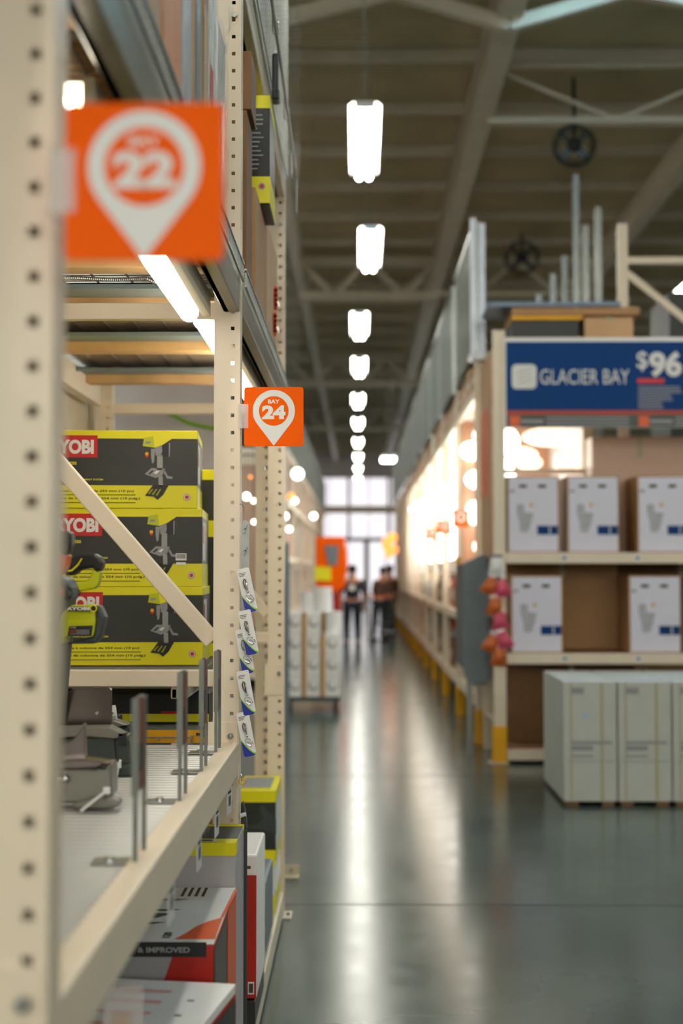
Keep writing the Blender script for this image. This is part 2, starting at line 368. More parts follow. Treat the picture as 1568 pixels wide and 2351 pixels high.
for i, y in enumerate(FY):
    fr = T('upright_frame', FL[i], 'rack upright', ((XF + XB) / 2, y, 0), 0, 'upright frames of the tool rack'); FRAMES.append(fr)
    zt = 5.2
    # hole rows are phased so that they fall where the photo shows them
    ph = [.0051, .026, .035][i]
    post(fr, XF, y, zt, zoff=ph, lip=[.041, .0205, .041][i], hs=[.0128, .0105, .013][i])
    post(fr, XB + .12, y, zt, 'rear_post', zoff=ph)
    yb = y + .035
    for zc, nm_ in ((2.362, 'horizontal_brace'), (1.288, 'horizontal_brace'), (.35, 'horizontal_brace'), (3.5, 'horizontal_brace')):
        MB().box(XB + .1, XF - PW + .004, yb - .015, yb + .02, zc - .024, zc + .024, cream).build(nm_, fr, bevel=.003)
    MB().bar((XF - PW - .004, yb, 1.395), (XB + .12, yb, 2.225), .03, .05, cream, up=Vector((0, 1, 0)).cross(Vector((-.85, 0, .83)))).build('diagonal_brace', fr, bevel=.004)
    MB().bar((XF - PW - .004, yb, 2.6), (XB + .12, yb, 3.4), .03, .05, cream, up=Vector((0, 1, 0)).cross(Vector((-.85, 0, .83)))).build('diagonal_brace', fr, bevel=.004)
    fp = MB().box(XF - PW - .02, XF + .035, y - .03, y + .1, .001, .01, cream).build('foot_plate', fr, bevel=.001)
    MB().cyl((XF + .018, y + .02, .01), (XF + .018, y + .02, .022), .01, galv, 6).build('anchor_bolt', fp)
    # beam connector plate with bolt, low shelf and high shelf
    MB().cyl((XF - .02, y, 3.233), (XF - .02, y - .012, 3.233), .0095, galv, 6).build('bolt', fr)
    for zc in (1.11,):
        cp = MB().box(XF - PW - .014, XF - .004, y - .0042, y - .0004, zc - .085, zc + .055, cream).build('connector_plate', fr, bevel=.001)
        MB().cyl((XF - .024, y - .003, zc + .015), (XF - .024, y - .014, zc + .015), .0095, galv, 6).sphere((XF - .024, y - .014, zc + .015), .007, galv).build('bolt', cp, smooth=True)
# second upright seen just behind the far frame
ef = T('end_post', 'cream perforated post standing just behind the far upright frame', 'rack upright', (-.47, 6.9, 0))
post(ef, -.418, 6.9, 5.0, 'post', zoff=.02, width=.08, hoff=.03, hs=.018)
pp = MB().box(-.5, -.40, 6.87, 6.99, 0.001, .01, cream).build('foot_plate', ef)
fb = T('floor_bracket', 'small pale bracket plate bolted to the floor past the rack end', 'bracket', (-.345, 7.5, 0))
MB().box(-.385, -.31, 7.46, 7.52, .001, .012, creamd).box(-.385, -.31, 7.515, 7.522, .012, .06, creamd).build('plate', fb, bevel=.002)
MB().cyl((-.35, 7.514, .035), (-.35, 7.505, .035), .011, galv, 8).build('bolt', fb)

beamg = mat('galvanised_beam', (116, 112, 94), .32, metal=.65, var=.1)
chan = mat('grey_channel_paint', (120, 134, 136), .45, var=.05)
def shelf(name, label, y0, y1, z, beam_m, deck, bh=.09, xf=XF, xb=XB, group='shelf levels of the tool rack'):
    s_ = T(name, label, 'shelf', ((xf + xb) / 2, (y0 + y1) / 2, z - bh), 0, group)
    MB().box(xf - .05, xf - .002, y0 + .001, y1, z - bh, z, beam_m).box(xf - .0505, xf - .03, y0 + .001, y1, z - bh, z - .018, beam_m).build('front_beam', s_, bevel=.004)
    MB().box(xb + .02, xb + .07, y0, y1, z - bh, z, cream).build('rear_beam', s_, bevel=.004)
    b = MB()
    if deck == 'board': b.box(xb + .07, xf - .05, y0 + .01, y1 - .01, z - .02, z - .004, creamd).build('board', s_)
    elif deck == 'ribbed':
        y = y0 + .075
        b.box(xb + .07, xf - .052, y0 + .05, y1 + .03, z - .03, z - .022, groove)
        while y < y1 + .01:
            b.box(xb + .07, xf - .05, y, y + .023, z - .024, z - .006, deckw); y += .04
        b.build('deck', s_, bevel=.003, seg=1)
    else:
        x = xb + .05
        while x < xf + .012: b.cyl((x, y0, z + .008), (x, y1, z + .008), .0035, galv, 5); x += .105
        y = y0 + .02
        while y < y1: b.box(xb + .03, xf + .008, y - .0018, y + .0018, z + .012, z + .016, galv); b.box(xf + .006, xf + .011, y - .0018, y + .0018, z - .035, z + .016, galv); y += .04
        b.box(xf + .006, xf + .012, y0, y1, z - .038, z - .033, galv).box(xf + .006, xf + .012, y0, y1, z + .012, z + .018, galv)
        b.build('wire_deck', s_)
        yy = [q for q in deck if y0 < q < y1]
        for q in yy: MB().box(xb + .07, xf - .055, q - .045, q + .045, z - .05, z - .008, woodm).build('wood_support', s_, bevel=.002)
        for q in yy: MB().box(xb + .07, xf - .055, q - .27, q - .06, z - .016, z - .012, chan).box(xb + .07, xf - .055, q - .27, q - .265, z - .03, z - .012, chan).build('channel', s_)
    return s_
SH1 = shelf('display_shelf', 'waist-high shelf of white ribbed decking behind a cream beam, nearest bay', FY[0] + .07, FY[1], 1.106, cream, 'ribbed', .092)
SH2 = shelf('upper_shelf', 'wire-deck shelf above the saws with tube light beneath', FY[0] - 1.5, FY[1] + .001, 2.48, beamg, (2.1, 3.0, 3.90), .125)
SH3 = shelf('upper_shelf', 'wire-deck shelf on pine supports above the stacked drill press boxes', FY[1] + .071, FY[2], 2.48, beamg, (4.52, 5.38, 6.28), .11)
SH4 = shelf('top_shelf', 'topmost wire-deck shelf of the bay beyond the focused upright', FY[1] + .071, FY[2] + .02, 3.47, cream, (4.6, 5.4, 6.2), .11)
SH5 = shelf('stock_shelf', 'cream beam shelf carrying the stacked drill press boxes', FY[1] + .071, 5.6, 1.274, cream, (4.6, 5.3), .05, xf=-.5)
SH6 = shelf('floor_shelf', 'lowest cream beam shelf running along the floor', FY[0] + .07, FY[1] - .001, .12, cream, 'board', .1)
SH7 = shelf('floor_shelf', 'lowest cream beam shelf along the floor in the farther bay', FY[1] + .071, FY[2], .12, cream, 'board', .1)
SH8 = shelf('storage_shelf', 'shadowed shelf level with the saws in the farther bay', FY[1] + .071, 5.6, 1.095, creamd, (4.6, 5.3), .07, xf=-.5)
bp_ = T('back_panel', 'tall cream panel closing the back of the tool rack', 'panel', (XB - .02, 4, 0))
MB().box(XB - .03, XB - .012, 1.5, 6.8, .15, 2.42, creamd).build('panel', bp_)
for ya in (1.4, 6.75): MB().box(XB - .04, XB + .012, ya, ya + .08, .0, 2.44, cream).build('post', bp_)
pt = T('partition_board', 'pale lilac board standing behind the far end of the tool rack', 'board', (-.8, 7.25, 0))
MB().box(-1.6, -.70, 7.24, 7.27, .2, 2.56, wallm).build('panel', pt)
for xa in (-1.62, -.70): MB().box(xa, xa + .05, 7.23, 7.28, 0, 2.56, cream).build('post', pt)
hs = MB().tube([at(370, 944, 7.231), at(400, 955, 7.231), at(430, 970, 7.231), at(460, 978, 7.231), at(500, 984, 7.231)], .008, greenc)
tag(hs.build('garden_hose', smooth=True), 'thin lime green hose draped across the pale board', 'hose')

# tube lights below the upper shelf
def tube_light(y0, y1, label, zt=2.307):
    t = T('tube_light', label, 'shelf light', (-.44, (y0 + y1) / 2, 2.3), 0, 'tube lights under the upper shelf')
    MB().box(-.425, -.405, y0, y1, zt - .01, zt + .045, creamd).box(-.49, -.405, y0, y1, zt + .045, zt + .055, creamd).build('housing', t)
    MB().cyl((-.462, y0, zt), (-.462, y1 - .02, zt), .027, tubeE, 18).sphere((-.462, y1 - .02, zt), .027, tubeE, 18, 10).build('tube', t, smooth=True)
    MB().ring((-.462, y0 + .02, zt), .028, .002, whiteg, n=18).build('end_cap', t, smooth=True)
tube_light(2.16, 3.88, 'glowing tube light under the upper shelf, between the two bay signs')
tube_light(4.185, 6.4, 'glowing tube light showing behind the focused upright', 2.345)
cb = []
for k in range(150):
    x = 60 + 2.3 * k; cb.append(at(x, 640 + 2 * math.sin(x * .03) + (0 if x < 335 else (x - 335) * .5), 3.95))
tag(MB().tube(cb, [.0068 if k % 2 else .0048 for k in range(150)], galv).build('conduit', smooth=True), 'flexible metal conduit running to the tube light', 'cable')

# bay signs
def bay_sign(num, label, cx, cy, Y, W=.172):
    c_ = at(cx, cy, Y); s_ = W / 136.0
    t = T('bay_sign', label, 'bay sign', (c_.x, c_.y, c_.z - W / 2), 0, 'orange bay number signs')
    b = MB(); r = .008; h = W / 2; pts = []
    for (sx, sy, a0) in ((1, -1, -90), (1, 1, 0), (-1, 1, 90), (-1, -1, 180)):
        for k in range(5):
            a = math.radians(a0 + k * 22.5); pts.append((c_.x + sx * (h - r) + r * math.cos(a), Y, c_.z + sy * (h - r) + r * math.sin(a)))
    b.prism(pts, (0, .0018, 0), orange); b.build('plate', t)
    pc = Vector((c_.x, Y - .0006, c_.z + 13 * s_)); R = 48.5 * s_; D = 80 * s_; a0 = math.asin(R / D)
    pts = [pc + Vector((0, 0, -D))]
    st = -PI / 2 + (PI / 2 - a0); en = 2 * PI - PI / 2 - (PI / 2 - a0)
    for k in range(41):
        a = st + (en - st) * k / 40; pts.append(pc + Vector((R * math.cos(a), 0, R * math.sin(a))))
    b = MB().poly(pts, white); b.disc(pc + Vector((0, -.0004, 0)), 34 * s_, orange, n=40)
    b.text('BAY', pc + Vector((-13 * s_, -.0008, 17 * s_)), 9.5 * s_, white, 26 * s_, bold=.03)
    b.text(num, pc + Vector((-27 * s_, -.0008, -19 * s_)), 32 * s_, white, 54 * s_, bold=.055)
    b.build('bay_number_marking', t)
    MB().box(c_.x - h - .012, c_.x - h + .012, Y - .003, Y - .001, c_.z - .034, c_.z + .036, clearp).box(c_.x - h - .016, c_.x - h - .010, Y - .004, Y + .03, c_.z - .036, c_.z + .038, clearp).build('holder_clip', t)
bay_sign('22', 'large blurred orange Bay 22 sign on the nearest upright', 331, 417, 1.52)
bay_sign('24', 'sharp orange Bay 24 sign on the focused upright', 628.5, 956.5, 4.11)

# ------------------------------------------------------------------ drill press boxes
def press_box():
    t = T('drill_press_box', 'x', 'box', (0, 0, 0), 0, 'stacked drill press boxes'); W, D, H = .66, .42, .2535
    MB().box(-W, 0, 0, D, 0, H, lime).build('carton', t, local=True, bevel=.002)
    u = .001408; b = MB()
    b.fy(-W, 0, 53 * u, 161 * u, -.0006, blk); b.fy(-.485, -.323, 117 * u, 168 * u, -.0012, red)
    b.text('RYOBI', (-.475, -.0016, 125 * u), 33 * u, white, .14, bold=.05)
    b.text('DRILL PRESS', (-.475, -.0012, 100 * u), 7 * u, lime, .085, bold=.03)
    b.text('EXACTLINE LASER ALIGNMENT SYSTEM', (-.475, -.0012, 64 * u), 4 * u, lime, .17)
    b.text('10 in.', (-.475, -.0012, 80 * u), 8 * u, white, .05)
    b.text('Perceuse à colonne de 254 mm (10 po)', (-.475, -.0012, 36 * u), 6.5 * u, ink, .27)
    b.text('Taladro de columna de 254 mm (10 pulg.)', (-.475, -.0012, 19 * u), 6.5 * u, ink, .29)
    b.fy(-.475, -.2, 30 * u, 31.5 * u, -.0012, ink); b.fy(-.475, -.2, 12 * u, 13.5 * u, -.0012, ink)
    b.disc((-.034, -.0012, 26 * u), 8 * u, inkg); b.disc((-.034, -.0016, 26 * u), 6.5 * u, white); b.disc((-.034, -.002, 26 * u), 4.5 * u, red)
    b.build('front_print', t, local=True)
    # picture of the press, from the photo: coordinates in px from the right bottom corner of the front
    q = MB(); P = lambda pts, m, dy=.0016: q.poly([((x - 460) * u, -dy, (1175 - y) * u) for x, y in pts], m)
    P([(334, 1031), (337, 1012), (358, 1008), (361, 1035)], limed); P([(358, 1009), (395, 1003), (401, 1014), (380, 1028), (361, 1035)], lime)
    P([(340, 1021), (352, 1020), (352, 1025), (340, 1026)], inkg, .002)
    P([(362, 1034), (384, 1028), (376, 1052), (364, 1054)], inkg); P([(378, 1030), (396, 1022), (395, 1055), (380, 1056)], blackp, .002); P([(394, 1024), (397, 1023), (396, 1055), (394, 1056)], inkg, .0022)
    P([(353, 1037), (363, 1037), (360, 1068), (356, 1072), (353, 1056)], inkg); P([(367, 1052), (380, 1052), (380, 1085), (367, 1086)], mgrey2)
    P([(339, 1096), (354, 1082), (386, 1083), (380, 1098), (364, 1105)], inkg); P([(347, 1095), (356, 1087), (360, 1088), (351, 1097)], blk, .002); P([(359, 1094), (366, 1088), (373, 1088), (366, 1096)], white, .002)
    P([(386, 1088), (392, 1100), (403, 1102), (402, 1107), (390, 1106), (383, 1093)], inkg); P([(370, 1100), (380, 1100), (381, 1124), (371, 1124)], mgrey2)
    P([(340, 1146), (358, 1121), (394, 1122), (381, 1144), (369, 1155), (360, 1148)], blackp)
    for k in (0, 9, 18): P([(346 + k, 1141 + k * .2), (356 + k, 1130), (359 + k, 1131), (350 + k, 1143 + k * .2)], ylimed, .002)
    q.disc(((343.5 - 460) * u, -.002, (1175 - 1049) * u), 4.2 * u, ylw, n=12); q.disc(((343.5 - 460) * u, -.0018, (1175 - 1054) * u), 4 * u, red, n=12)
    q.build('drill_press_picture', t, local=True)
    s = MB().fx(.0008, 0.0, D, 53 * u, 161 * u, blk); s.fx(.0012, .02, .2, 60 * u, 150 * u, white); s.fx(.0016, .03, .1, 100 * u, 140 * u, red)
    s.build('side_print', t, local=True)
    return t
mgrey2 = mat('picture_grey', (160, 162, 160), .5, var=0); ylimed = mat('picture_olive', (150, 150, 20), .5, var=0)
pb = press_box(); SY = 4.62
p_ = at(462, 1531, SY); z0 = 1.295
XBX = (-.523, -.507, -.503)
pb.location = (XBX[2], SY, z0 - .0); pb.rotation_euler = (0, 0, math.radians(3.0)); pb['label'] = 'black and lime drill press box, bottom of the stack of three'
b2 = dup(pb, (XBX[1], SY, z0 + .254), math.radians(3.4), 'black and lime drill press box with a barcode sticker, middle of the stack')
b3 = dup(pb, (XBX[0], SY, z0 + .508), math.radians(4.2), 'black and lime drill press box on top of the stack under the shelf')
bs = MB().box(-.085, -.05, -.0035, -.0026, .085, .108, white).box(-.083, -.052, -.0035, -.0026, .07, .079, white)
for k in range(9): bs.box(-.082 + k * .0033, -.0802 + k * .0033, -.004, -.0036, .091, .106, ink)
sbc = bs.build('barcode_sticker', b2, local=True)
# boxes stacked farther inside the bay
def lime_carton(x0, x1, y0, y1, z0, z1, label, name='tool_carton', lo=.28, hi=.14, group=None, face=blk, sideb=None, rz=0):
    t = T(name, label, 'box', ((x0 + x1) / 2, (y0 + y1) / 2, z0), 0, group); h = z1 - z0
    MB().box(x0, x1, y0, y1, z0, z1, lime).build('carton', t, bevel=.002)
    b = MB().fy(x0, x1, z0 + h * lo, z1 - h * hi, y0 - .001, face); b.fx(x1 + .001, y0, y1, z0 + h * lo, z1 - h * hi, sideb or face)
    b.build('printed_band', t)
    return t
lime_carton(-.66, -.505, 5.1, 5.5, 1.294, 1.78, 'tall black and lime carton behind the drill press stack, lower one', lo=.1, hi=.12, group='cartons behind the drill press stack')
lime_carton(-.66, -.50, 5.12, 5.5, 1.782, 1.965, 'black and lime carton peeking out beside the top drill press box', lo=.0, hi=.2, group='cartons behind the drill press stack')
# dark cartons below, level with the saws
def carton(x0, x1, y0, y1, z0, z1, m, label, name='carton', cat='box', group=None, lid=None, tapem=None, bevel=.003):
    t = T(name, label, cat, ((x0 + x1) / 2, (y0 + y1) / 2, z0), 0, group)
    MB().box(x0, x1, y0, y1, z0, z1, m).build('body', t, bevel=bevel)
    xm = (x0 + x1) / 2
    MB().box(xm - .024, xm + .024, y0 - .0008, y1 + .0008, z1 - (z1 - z0) * .18, z1 + .0008, tapem or tape).build('tape_strip', t)
    return t
t = T('dark_tool_carton', 'black carton with a thin lime stripe below the drill press stack', 'box', (-.8, 4.6, 1.12))
MB().box(-1.18, -.47, 4.5, 4.9, 1.118, 1.215, blackp).build('carton', t, bevel=.003)
MB().fy(-1.18, -.47, 1.125, 1.150, 4.498, lime).build('stripe_print', t)
MB().fy(-.62, -.55, 1.15, 1.158, 4.496, red).build('label_print', t)
yt = T('shelf_strip', 'orange-yellow cardboard strip behind the white ribbed decking', 'strip', (-.6, 4.3, 1.1))
MB().box(-1.15, -.43, 4.24, 4.243, 1.09, 1.128, ylw).build('card', yt)
MB().text('HOM', (-.44, 4.238, 1.121), .011, ink, .04, u=(-1, 0, 0), v=(0, 0, -1), bold=.04).build('lettering', yt)

# ------------------------------------------------------------------ miter saws on the display shelf
def trace(b, pts, Y, dep, m): return b.prism([at(x, y, Y) for x, y in pts], (0, dep, 0), m)
def trp(b, pts, Y, m): return b.poly([at(x, y, Y) for x, y in pts], m)
ZS = 1.1
# the middle saw: lime motor housing, black grip
t = T('miter_saw', 'lime and black miter saw with steel fence, middle saw on the ribbed shelf', 'miter saw', (-.72, 3.62, ZS))
b = MB(); trace(b, [(60, 1700), (196, 1692), (262, 1690), (268, 1762), (198, 1758), (60, 1760)], 3.5, .09, dgrey).build('base', t, bevel=.006)
b = MB(); trace(b, [(262, 1694), (296, 1697), (301, 1757), (266, 1758)], 3.5, .07, dgrey)
MB().prism([at(272, 1684, 3.49), at(290, 1684, 3.49), at(290, 1712, 3.49), at(272, 1712, 3.49)], (0, .03, 0), blackp).build('base_notch', t)
b.build('base_end', t, bevel=.006)
trace(MB(), [(255, 1758), (318, 1756), (320, 1780), (285, 1784), (255, 1783)], 3.47, .05, dgrey).build('foot', t, bevel=.006)
trace(MB(), [(40, 1672), (252, 1668), (296, 1690), (262, 1697), (196, 1692), (60, 1697)], 3.49, .05, mgrey).build('table', t, bevel=.004)
fn = trace(MB(), [(60, 1664), (60, 1660), (126, 1617), (166, 1582), (252, 1578), (256, 1584), (256, 1664), (170, 1668)], 3.6, .012, steelp).build('fence', t, bevel=.002)
bb = MB()
for x, y in ((144, 1641), (223, 1637)): p1 = at(x, y, 3.6); bb.cyl(p1, p1 - Vector((0, .006, 0)), .004, chrome, 10)
bb.build('fence_screw', fn)
trace(MB(), [(138, 1419), (153, 1390), (216, 1389), (219, 1425), (214, 1461), (150, 1460), (147, 1478), (130, 1477)], 3.4, .07, limed).build('motor_housing', t, bevel=.007)
trace(MB(), [(150, 1461), (152, 1425), (219, 1425), (213, 1461)], 3.398, .01, limed).build('lower_shell', t, bevel=.001)
trace(MB(), [(219, 1388), (230, 1392), (241, 1417), (239, 1430), (231, 1463), (218, 1478), (150, 1479), (214, 1461), (218, 1425)], 3.41, .05, dgrey).build('end_cover', t, bevel=.006)
b = MB(); trace(b, [(151, 1392), (206, 1392), (208, 1403), (155, 1403)], 3.3935, .003, blackp); o_ = at(154.5, 1401.2, 3.392); b.text('RYOBI', o_, 8.3 * 3.39 / F, white, 51 * 3.39 / F, bold=.06)
b.build('nameplate', t)
b = MB(); trace(b, [(159, 1438), (213, 1436), (210, 1460), (155, 1460)], 3.394, .003, blackp)
b.text('RYOBI', at(161, 1442, 3.392), 2.6 * 3.39 / F, white, 13 * 3.39 / F)
for k in range(4): trp(b, [(160, 1446 + 3 * k), (205, 1446 + 3 * k), (205, 1447.2 + 3 * k), (160, 1447.2 + 3 * k)], 3.392, inkg)
trp(b, [(160, 1442.5 + 2), (176, 1444), (176, 1454), (159, 1454)], 3.3915, redb := mat('rust_print', (110, 50, 30), .5, var=0)); b.build('rating_label', t)
b = MB(); p1 = at(214.5, 1397, 3.392); b.ring(p1, .0075, .0016, lime, n=20); b.disc(p1 - Vector((0, .0004, 0)), .0068, blackp); b.build('brush_cap', t)
b = MB(); trace(b, [(148, 1290), (170, 1275), (190, 1271), (217, 1271), (229, 1279), (235, 1292), (232, 1309), (221, 1313), (214, 1303), (181, 1308), (174, 1316), (165, 1321), (148, 1322)], 3.42, .05, blackp).build('grip', t, bevel=.008)
b = MB(); trace(b, [(213, 1304), (222, 1313), (231, 1310), (228, 1332), (224, 1344), (215, 1352), (165, 1361), (158, 1340), (198, 1334), (206, 1326)], 3.425, .035, limed).build('hand_guard', t, bevel=.006)
trace(MB(), [(186, 1282), (189, 1282), (180, 1298), (165, 1312), (155, 1313), (155, 1309), (164, 1308), (178, 1295)], 3.415, .006, lime).build('grip_accent', t, bevel=.001)
b = MB(); b.bar(at(150, 1340, 3.47), at(120, 1690, 3.62), .05, .06, mgrey); b.build('arm', t, bevel=.006)
# near saw: orange and grey
t = T('miter_saw', 'silver-based miter saw with orange guard, half hidden behind the nearest upright', 'miter saw', (-.8, 2.95, ZS))
trace(MB(), [(30, 1762), (172, 1762), (218, 1765), (255, 1752), (257, 1830), (215, 1845), (165, 1845), (30, 1840)], 2.98, .08, mgrey).build('base', t, bevel=.006)
trace(MB(), [(20, 1755), (140, 1745), (190, 1742), (255, 1750), (218, 1764), (172, 1766), (20, 1770)], 2.96, .045, steelp).build('table', t, bevel=.004)
trace(MB(), [(165, 1846), (215, 1830), (255, 1832), (273, 1840), (274, 1853), (240, 1858), (165, 1858)], 2.96, .05, mgrey).build('foot', t, bevel=.006)
cv = [(60, 1712), (140, 1708), (165, 1700), (180, 1685), (190, 1662)]
trace(MB(), cv + [(195, 1662), (196, 1745), (60, 1745)], 3.0, .02, steelp).build('fence', t, bevel=.003)
p1 = at(150, 1788, 2.97); MB().cyl(p1, p1 + Vector((-.06, 0, .005)), .006, chrome, 12).sphere(p1, .009, chrome).build('lock_lever', t, smooth=True)
p1 = at(236, 1762, 2.955); MB().sphere(p1, .008, blackp, sc=(1, .4, .6)).build('bolt_hole', t, smooth=True)
b = MB(); trace(b, [(100, 1225), (128, 1218), (158, 1219), (164, 1228), (163, 1250), (158, 1270), (146, 1276), (136, 1262), (100, 1262)], 3.2, .05, blackp).build('grip', t, bevel=.008)
trace(MB(), [(105, 1262), (140, 1266), (158, 1270), (152, 1300), (140, 1320), (105, 1330)], 3.21, .05, orangep).build('hand_guard', t, bevel=.008)
trace(MB(), [(80, 1330), (134, 1328), (140, 1350), (154, 1364), (132, 1372), (80, 1378)], 3.19, .08, orangep).build('blade_guard', t, bevel=.01)
trace(MB(), [(135, 1320), (155, 1330), (164, 1350), (163, 1372), (150, 1390), (128, 1408), (90, 1425), (90, 1375), (134, 1371), (155, 1361), (140, 1348)], 3.185, .09, dgrey).build('motor_housing', t, bevel=.008)
MB().bar(at(100, 1400, 3.25), at(60, 1750, 3.1), .05, .06, mgrey).build('arm', t, bevel=.006)
# far saw: black with bevel scale
t = T('miter_saw', 'black miter saw with white numbered angle scale, farthest on the ribbed shelf', 'miter saw', (-.7, 3.98, ZS))
trace(MB(), [(150, 1668), (254, 1664), (292, 1668), (300, 1690), (304, 1716), (300, 1735), (150, 1738)], 3.86, .08, blackp).build('base', t, bevel=.006)
trace(MB(), [(150, 1660), (262, 1654), (294, 1665), (272, 1669), (150, 1668)], 3.85, .06, mgrey).build('table', t, bevel=.003)
trace(MB(), [(296, 1717), (308, 1719), (309, 1729), (296, 1729)], 3.86, .06, blackp).build('foot', t, bevel=.003)
b = MB(); trace(b, [(257, 1620), (264, 1619), (266, 1625), (269, 1655), (257, 1655)], 3.88, .006, white); b.text('8', at(257, 1640, 3.878), .006, ink)
for k in range(4): trp(b, [(258 + 2.4 * k, 1643), (259 + 2.4 * k, 1643), (259 + 2.4 * k, 1652), (258 + 2.4 * k, 1652)], 3.879, ink)
b.build('bevel_scale', t)
MB().box(-1.0, -.66, 3.95, 4.0, 1.14, 1.2, blackp).build('fence', t, bevel=.005)
def tie(pts, Y, label):
    t_ = T('cable_tie', label, 'cable tie', at(pts[0][0], pts[0][1], Y), 0, 'white ties securing the saws')
    b_ = MB()
    for a, e in zip(pts, pts[1:]): b_.bar(at(a[0], a[1], Y), at(e[0], e[1], Y), .003, .006, whiteg)
    b_.build('strap', t_)
    p_1 = at(pts[0][0], pts[0][1], Y); MB().box(p_1.x - .007, p_1.x + .007, p_1.y - .006, p_1.y + .006, p_1.z - .007, p_1.z + .007, whiteg).build('lock_head', t_, bevel=.002)
tie([(245, 1815), (215, 1838), (185, 1862)], 2.93, 'white cable tie on the silver saw foot'); tie([(272, 1757), (268, 1783)], 3.46, 'white cable tie on the dark green saw foot')
tie([(272, 1757), (277, 1744)], 3.455, 'short white tie end sticking up at the dark saw foot')

# ------------------------------------------------------------------ sign stanchions along the beam
def stanchion():
    t_ = T('label_stand', 'x', 'sign stand', (0, 0, 0), 0, 'metal label stands along the display shelf')
    MB().box(-.075, .004, -.012, .045, 0, .003, galv).build('base_plate', t_, local=True, bevel=.001)
    MB().cyl((-.045, .015, .003), (-.045, .015, .009), .009, chrome, 12).build('bolt', t_, local=True, smooth=True)
    b_ = MB().box(-.004, .004, -.004, .004, .002, .277, galvd).box(-.004, .004, .096, .104, .002, .277, galvd); b_.build('stem', t_, local=True, bevel=.001)
    MB().box(-.006, -.002, -.006, .105, .115, .279, galvd).box(-.006, .006, -.007, -.003, .115, .279, galvd).build('sign_holder', t_, local=True)
    MB().box(.0, .0015, -.0, .103, .12, .275, redc).box(.0016, .002, .01, .07, .15, .2, ink).build('card', t_, local=True)
    return t_
redc = mat('faded_red_card', (120, 58, 44), .4, var=.3, scale=14)
st0 = stanchion(); q = [(-.380, 2.44, 'label stand'), (-.384, 3.08, ''), (-.387, 3.53, ''), (-.388, 3.90, '')]
sl = ['blurred metal label stand with reddish card, closest of the row on the shelf edge', 'metal label stand second along the shelf edge', 'metal label stand third along the shelf edge, rising before the cream brace end', 'metal label stand tight against the focused upright']
for i, (x, y, _) in enumerate(q):
    o = st0 if i == 0 else dup(st0)
    o.location = (x, y, 1.1015); o['label'] = sl[i]
# price tags hanging under the beam
def ptag():
    t_ = T('price_tag', 'x', 'price tag', (0, 0, 0), 0, 'price tags hanging below the display beam')
    MB().box(-.001, .001, -.0, .075, -.072, 0, white).build('card', t_, local=True)
    b_ = MB()
    for k in range(8): b_.fx(.0013, .02 + k * .005, .0225 + k * .005, -.05, -.022, ink)
    b_.fx(.0013, .01, .06, -.016, -.008, ink); b_.build('barcode_print', t_, local=True)
    MB().box(-.003, .003, .03, .045, -.004, .012, clearp).build('clip', t_, local=True)
    return t_
pt0 = ptag(); tl = ['white price tag below the beam, beside the focused upright', 'white price tag hanging below the beam over the lime-edged carton', 'blurred price tag below the beam over the grey-sided carton', 'very blurred price tag hanging over the white and orange tool box']
for i, (px, py, Y, tt) in enumerate(((521, 1803, 3.93, .2), (489, 1853, 3.6, .25), (443, 1950, 3.2, .1), (372, 2060, 2.72, .05))):
    o = pt0 if i == 0 else dup(pt0); p1 = at(px, py, Y); o.location = (max(p1.x, -.36) + .0, Y, 1.0); o.rotation_euler = (0, 0, tt - .28 if i < 2 else -.02); o['label'] = tl[i]

# ------------------------------------------------------------------ key clip cards on a strip
stp = T('clip_strip', 'grey metal merchandising strip hooked on the focused upright', 'display strip', at(556, 1740, 4.1))
b = MB(); pA, pB = at(561, 1190, 4.1), at(556, 1745, 4.1)
b.prism([at(555, 1205, 4.1), at(562, 1192, 4.1), at(572, 1200, 4.1), at(572, 1300, 4.1), at(567, 1312, 4.1), at(555, 1300, 4.1)], (0, .0015, 0), galv)
b.bar(at(558, 1300, 4.103), pB + Vector((0, .003, 0)), .008, .002, galv); b.build('strip', stp)
b = MB().tube([at(550, 1158, 4.1), at(555, 1158, 4.1), at(559, 1165, 4.1), at(560, 1195, 4.1)], .0015, chrome)
b.build('hook', stp, smooth=True)
for y in (1212, 1262, 1307):
    MB().bar(at(566, y - 8, 4.094), at(560, y + 12, 4.094), .003, .004, galv).bar(at(558, y + 2, 4.094), at(565, y + 2, 4.094), .003, .003, galv).build('clip', stp)
